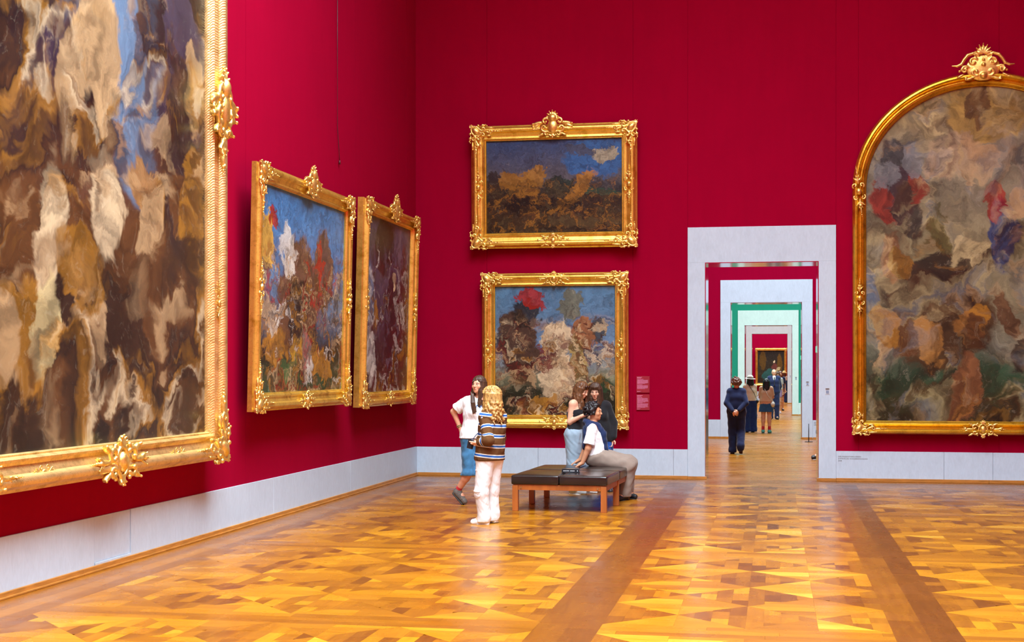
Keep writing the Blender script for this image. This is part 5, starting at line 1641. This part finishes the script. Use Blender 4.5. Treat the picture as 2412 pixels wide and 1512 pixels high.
for q in 'LR':
    h_.shoe(q, plain('turquoise_sneaker', rgb(70, 160, 150), .6), SOLE_D, .010)
    S = SDF(.01); n_, k_ = h_.J['an' + q], h_.J['kn' + q]; S.cone(n_ + V3(0, 0, -.01), n_ + (k_ - n_) * .30, .046, .046); h_.part('sock', S, SOCK, .010)
h_.hair(H_BLACK, .24, 40, .004, 1.05, 6, r=.018, res=.010)
shoulder_bag(h_, plain('cream_bag', rgb(214, 206, 190), .6), .11, MATS['cream_bag'], 'R', .83)
# man in suit and tie
i_ = visitor('balding man in navy suit, white shirt and tie facing the camera', 1823, 988, 1.82, .12, dict(
    shL=(.155, .01, 1.405), shR=(-.155, .01, 1.405), elL=(.22, .08, 1.13), elR=(-.22, .08, 1.13), wrL=(.17, .12, .90), wrR=(-.17, .12, .90), hdL=(.10, .17, .82), hdR=(-.10, .17, .82)), SK_A, None, .010)
base_body(i_, True)
pc = (i_.J['hipL'] + i_.J['hipR']) / 2; nk = i_.J['neck']
jk = jacket(i_, SUIT, .026, -.10, .97, 'suit_jacket')
trousers(i_, SUIT, .030, .08, .03)
for q in 'LR': i_.shoe(q, DARKSH, SOLE_D, .011)
fw = i_.fw
S = SDF(.01); S.cone(nk + fw * .075 + V3(0, 0, -.015), nk + fw * .142 + V3(0, 0, -.30), .060, .012); i_.part('shirt_front', S, WHITE, .008)
S = SDF(.004); S.chain([nk + fw * .132 + V3(0, 0, -.03), nk + fw * .150 + V3(0, 0, -.16), nk + fw * .158 + V3(0, 0, -.32)], [.016, .022, .028]); i_.part('tie', S, plain('dark_tie', (.01, .012, .03, 1), .5), .006)
S = SDF(.004)
for q in (-1, 1):
    S.chain([i_.H(.031 * q + .019 * math.cos(t_), .096, .003 + .015 * math.sin(t_)) for t_ in np.linspace(0, 6.283, 13)], .0028)
    S.cone(i_.H(.05 * q, .092, .005), i_.H(.078 * q, .0, .005), .003)
S.cone(i_.H(-.012, .098, .004), i_.H(.012, .098, .004), .003); i_.part('spectacles', S, DARKSH, .0045)
S = SDF(.01)
for q in (-1, 1): S.ell(i_.H(.066 * q, -.035, .015), (.016, .055, .045), i_.HR())
S.ell(i_.H(0, -.085, .0), (.06, .03, .045), i_.HR()); i_.part('hair', S, plain('grey_hair', (.25, .23, .21, 1), .6), .008)
# young woman in white T-shirt and lilac shorts, then the one behind her
j_ = visitor('young woman in white T-shirt and lilac shorts walking behind the suited man', 1832, 974, 1.70, .10, dict(
    anL=(.09, .10, .10), toeL=(.11, -.04, .035), knR=(-.08, -.08, .5)), SK_A)
base_body(j_, True)
jacket(j_, WHITE, .016, .06, .36, 't_shirt')
pc = (j_.J['hipL'] + j_.J['hipR']) / 2
S = SDF(.03)
for q in 'LR': j_.leg(S, q, .02, .22, .04, .06, .05, .095, .105)
S.cone(pc + j_.plat * .05, pc - j_.plat * .05, .108, .108, .05); S.plane(pc + V3(0, 0, .1), (0, 0, 1)); j_.part('lilac_shorts', S, cloth('lilac_cotton', rgb(176, 150, 196), .05))
for q in 'LR': j_.shoe(q, plain('pink_white_sneaker', rgb(226, 206, 206), .6), SOLE, .011)
j_.hair(H_CHEST, .24, 34, .005, 1.0, 8, r=.015, res=.010)
k_ = visitor('woman in dark navy top and shorts almost hidden behind two other visitors', 1838, 967, 1.72, .1, {}, SK_A)
base_body(k_)
jacket(k_, SUIT, .016, .04, .40, 'top')
pc = (k_.J['hipL'] + k_.J['hipR']) / 2
S = SDF(.03)
for q in 'LR': k_.leg(S, q, .02, .26, .04, .06, .05, .095, .105)
S.cone(pc + k_.plat * .05, pc - k_.plat * .05, .108, .108, .05); S.plane(pc + V3(0, 0, .1), (0, 0, 1)); k_.part('shorts', S, cloth('crimson_cotton', rgb(120, 24, 40), .1))
for q in 'LR': k_.shoe(q, DARKSH, SOLE_D, .012)
k_.hair(H_AUB, .16, 30, .005, 1.0, 12, r=.015, res=.011)
l_ = visitor('woman in yellow straw hat and dark dungarees before the farthest painting', 1847, 948, 1.66, math.pi - .25, dict(
    elL=(.19, -.05, 1.14), elR=(-.19, -.05, 1.14), wrL=(.10, -.20, 1.05), wrR=(-.10, -.20, 1.05), hdL=(.04, -.24, 1.08), hdR=(-.04, -.24, 1.08)), SK_B, None, .013)
base_body(l_)
jacket(l_, CREAMTOP, .014, .10, .8, 'blouse')
tr = trousers(l_, cloth('deep_blue_denim', rgb(34, 52, 92), .15), .045, .10, .02, 'dungarees', .085)
S = SDF(.03); l_.torso(S, .032, 1.1, .05); pc = (l_.J['hipL'] + l_.J['hipR']) / 2
S.plane(pc + V3(0, 0, .30), (0, 0, 1)).plane(pc, (0, 0, -1)); l_.part('bib', S, MATS['deep_blue_denim'], .013, None, tr)
for q in 'LR': l_.shoe(q, DARKSH, SOLE_D, .013)
l_.hair(H_CHEST, .10, 30, .004, 1.0, 3, r=.015, res=.012)
hat(l_, plain('yellow_straw', rgb(222, 184, 112), .8, 0, .08, 60), plain('brown_band', rgb(120, 84, 50), .6), .185, .10, 'straw_hat')
# seated visitor behind the door post: only the shoes show from here
sp_ = on_floor(1921, 1082)
m_ = visitor('seated visitor behind the right door post, only dark sneakers showing', 1921, 1082, 1.72, -R90, dict(
    head=(0, .50, 1.20), neck=(0, .53, 1.08), shL=(.17, .53, 1.03), shR=(-.17, .53, 1.03), elL=(.22, .48, .77), elR=(-.22, .48, .77), wrL=(.12, .25, .66), wrR=(-.12, .25, .66), hdL=(.10, .12, .63), hdR=(-.10, .12, .63),
    hipL=(.09, .52, .56), hipR=(-.09, .52, .56), knL=(.13, .10, .56), knR=(-.13, .10, .56), anL=(.12, .10, .10), anR=(-.12, .10, .10), toeL=(.13, -.05, .04), toeR=(-.13, -.05, .04)), SK_B, None, .011)
base_body(m_)
jacket(m_, BLK, .026, -.02, .96, 'jacket'); 
S = SDF(.03); pc = (m_.J['hipL'] + m_.J['hipR']) / 2
for q in 'LR': m_.leg(S, q, .024, 1.0, .035, .066, .055, .095, .07)
S.cone(pc + m_.plat * .06, pc - m_.plat * .06, .10, .10, .05); S.plane(V3(0, 0, .10), (0, 0, -1)); m_.part('trousers', S, JEAN)
for q in 'LR': m_.shoe(q, plain('black_sneaker', (.014, .014, .018, 1), .55), SOLE, .009)
m_.curls(H_BROWN, 110, .1, .02, 8, res=.010)
bx = sp_.x + .52
stool = empty('bench', (bx + .12, sp_.y, 0), 0, 'small leather bench behind the right door post in the second room', 'bench')
for x in (-.28, .22):
    for y in (-.48, .42): boxobj('leg', x, x + .06, y, y + .06, 0, .32, WALNUT, stool, .005)
boxobj('seat_frame', -.30, .30, -.50, .50, .32, .36, WALNUT, stool, .005)
link('cushion', cushion(-.31, .31, -.51, .51, .361, .445), LEATHER, stool)

# ------------------------------------------------------------------ small things: labels, cables, plates, post, lettering
LBL = plain('crimson_label_card', rgb(150, 0, 34), .6, 0, .04)
PRT = plain('pink_label_print', rgb(214, 128, 168), .7)
def wall_label(label, py0, py1, blocks):
    yl = Y0 - .03
    a_, b2 = at_y(1499, py0, yl), at_y(1530, py1, yl)
    w_, h2 = b2.x - a_.x, a_.z - b2.z
    o = empty('wall_label', ((a_.x + b2.x) / 2, Y0 - .008, b2.z), 0, label, 'label', 'labels beside the lower painting')
    boxobj('card', -w_ / 2, w_ / 2, -.022, 0, 0, h2, LBL, o, .002)
    m = MB(); rr = random.Random(int(py0))
    for v0, v1, n, wf, th in blocks:
        for k in range(n):
            zc = h2 * (1 - (v0 + (v1 - v0) * (k + .5) / n))
            x = -w_ * .44; xe = -w_ * .44 + w_ * .86 * wf * rr.uniform(.93, 1.0) * (1 if k < n - 1 else .75)
            while x < xe:
                ww = rr.uniform(.008, .022); m.box(x, min(x + ww, xe), -.0232, -.0221, zc - h2 * th, zc + h2 * th); x += ww + .004
    m.build('printed_lines', PRT, o)
wall_label('upper of two small crimson text labels left of the doorway', 886, 925, [(.05, .13, 2, .45, .016), (.17, .20, 1, .75, .012), (.22, .46, 7, .98, .0105), (.50, .53, 1, .65, .012), (.55, .77, 6, .98, .0105), (.90, .95, 2, .35, .008)])
wall_label('lower of two small crimson text labels left of the doorway', 929, 966, [(.05, .13, 2, .50, .016), (.17, .20, 1, .62, .012), (.22, .50, 7, .98, .0105), (.52, .55, 1, .65, .012), (.57, .85, 7, .98, .0105), (.90, .95, 2, .30, .008)])
# donor inscription on the dado
TXT = plain('grey_brown_lettering', rgb(120, 110, 108), .7)
def lettering(name, text, loc, size, mat, label, cat, rz=0.0):
    cu = bpy.data.curves.new(name, 'FONT'); cu.body = text; cu.size = size; cu.extrude = .0006; cu.space_line = 1.15
    tmp = bpy.data.objects.new('tmp_text', cu); COL.objects.link(tmp)
    bpy.context.view_layer.update()
    me = bpy.data.meshes.new_from_object(tmp.evaluated_get(bpy.context.evaluated_depsgraph_get()))
    bpy.data.objects.remove(tmp, do_unlink=True)
    o = link(name, me, mat, None, loc, (math.pi / 2, 0, rz))
    return tag(o, label, cat)
q_ = at_y(1974, 1073.5, Y0 - .026)
lettering('inscription', 'DER PINAKOTHEKS-VEREIN\nSTIFTETE DIE WANDBESPANNUNG\n2008', (q_.x, Y0 - .0255, q_.z - .022), .030, TXT, 'three small lines of grey capitals on the pale dado right of the doorway', 'lettering')
q_ = at_y(1917, 993, YD[1] - .026)
lettering('inscription', 'DER PINAKOTHEKS-VEREIN\nSTIFTETE DIE WANDBESPANNUNG\n2008', (q_.x, YD[1] - .0255, q_.z - .03), .030, TXT, 'tiny grey capitals on the dado in the second room', 'lettering')
# small plates on the door posts
for i, (px, py, wpx, hpx) in enumerate(((1949, 921, 10, 15), (1902, 903, 7, 10), (1875, 891, 4, 7), (1861.5, 887, 3, 5))):
    Yq = YD[i] - .034
    c0 = at_y(px, py, Yq); k0 = project(c0)[2] / F
    o = empty('sign_plate', (c0.x, YD[i] - .0305, c0.z), 0, ['small grey square sign plate on the nearest doorway post', 'tiny sign plate on the second doorway post', 'tiny sign plate on the pale green doorway post', 'tiny sign plate on the farthest grey doorway post'][i], 'sign', 'sign plates on the door posts')
    hw_, hh_ = wpx * k0 / 2, hpx * k0 / 2
    boxobj('plate', -hw_, hw_, -.006, 0, -hh_, hh_, plain('pale_grey_plate', rgb(206, 212, 220), .4), o)
    boxobj('dark_band', -hw_ * .86, hw_ * .86, -.0072, -.0061, hh_ * .38, hh_ * .9, plain('grey_plate_band', rgb(112, 100, 98), .5), o)
    boxobj('pale_square', -hw_ * .7, hw_ * .7, -.0072, -.0061, -hh_ * .8, hh_ * .2, plain('blue_grey_square', rgb(128, 142, 168), .5), o)
# green escape lamps on the door jambs
t = NT('green_escape_lamp_glow'); t.out(Base_Color=(.02, .5, .25, 1), Emission_Color=(.03, .9, .45, 1), Emission_Strength=1.6); GLOW = t.m
for i, lab in ((0, 'small green escape lamp on the right jamb of the nearest doorway'), (1, 'small green escape lamp on the right jamb of the second doorway')):
    g = door_geo(i); z_ = at_y(1926, 822 if i == 0 else 842, YD[i]).z
    o = empty('escape_lamp', (g[1] - .013, YD[i] + .45, z_), 0, lab, 'lamp', 'escape lamps in the doorways')
    boxobj('housing', -.012, 0, -.14, .14, -.06, .06, plain('lamp_housing', (.5, .5, .5, 1), .4), o)
    boxobj('lit_panel', -.016, -.0125, -.12, .12, -.05, .05, GLOW, o)
# slim black post by the second doorway
p_ = on_floor(1905, 1041)
o = empty('barrier_post', p_, 0, 'slim black barrier post standing before the second doorway', 'post')
PST = plain('black_painted_metal', (.015, .015, .018, 1), .4)
MB().tube([(0, 0, .01), (0, 0, .46)], .011, 10).build('rod', PST, o, True)
MB().tube([(0, 0, 0), (0, 0, .012)], .10, 20).build('base', PST, o)
# picture wire hanging on the left wall
m = MB()
wp = [at_x(795, -60, X0 + .03), at_x(795, 120, X0 + .03), at_x(795, 300, X0 + .03), at_x(798, 345, X0 + .03), at_x(800, 378, X0 + .03)]
cab = empty('hanging_cable', (X0 + .03, wp[-1].y, wp[-1].z), 0, 'thin dark cable hanging down the left wall', 'cable')
def rel(p): return (p.x - X0 - .03, p.y - wp[-1].y, p.z - wp[-1].z)
MB().tube([rel(p) for p in wp], .004, 6).build('wire', PST, cab, True)
MB().tube([(0, 0, 0), (0, 0, -.055)], .013, 8).build('plug', plain('dark_red_plug', rgb(70, 10, 20), .5), cab, True)
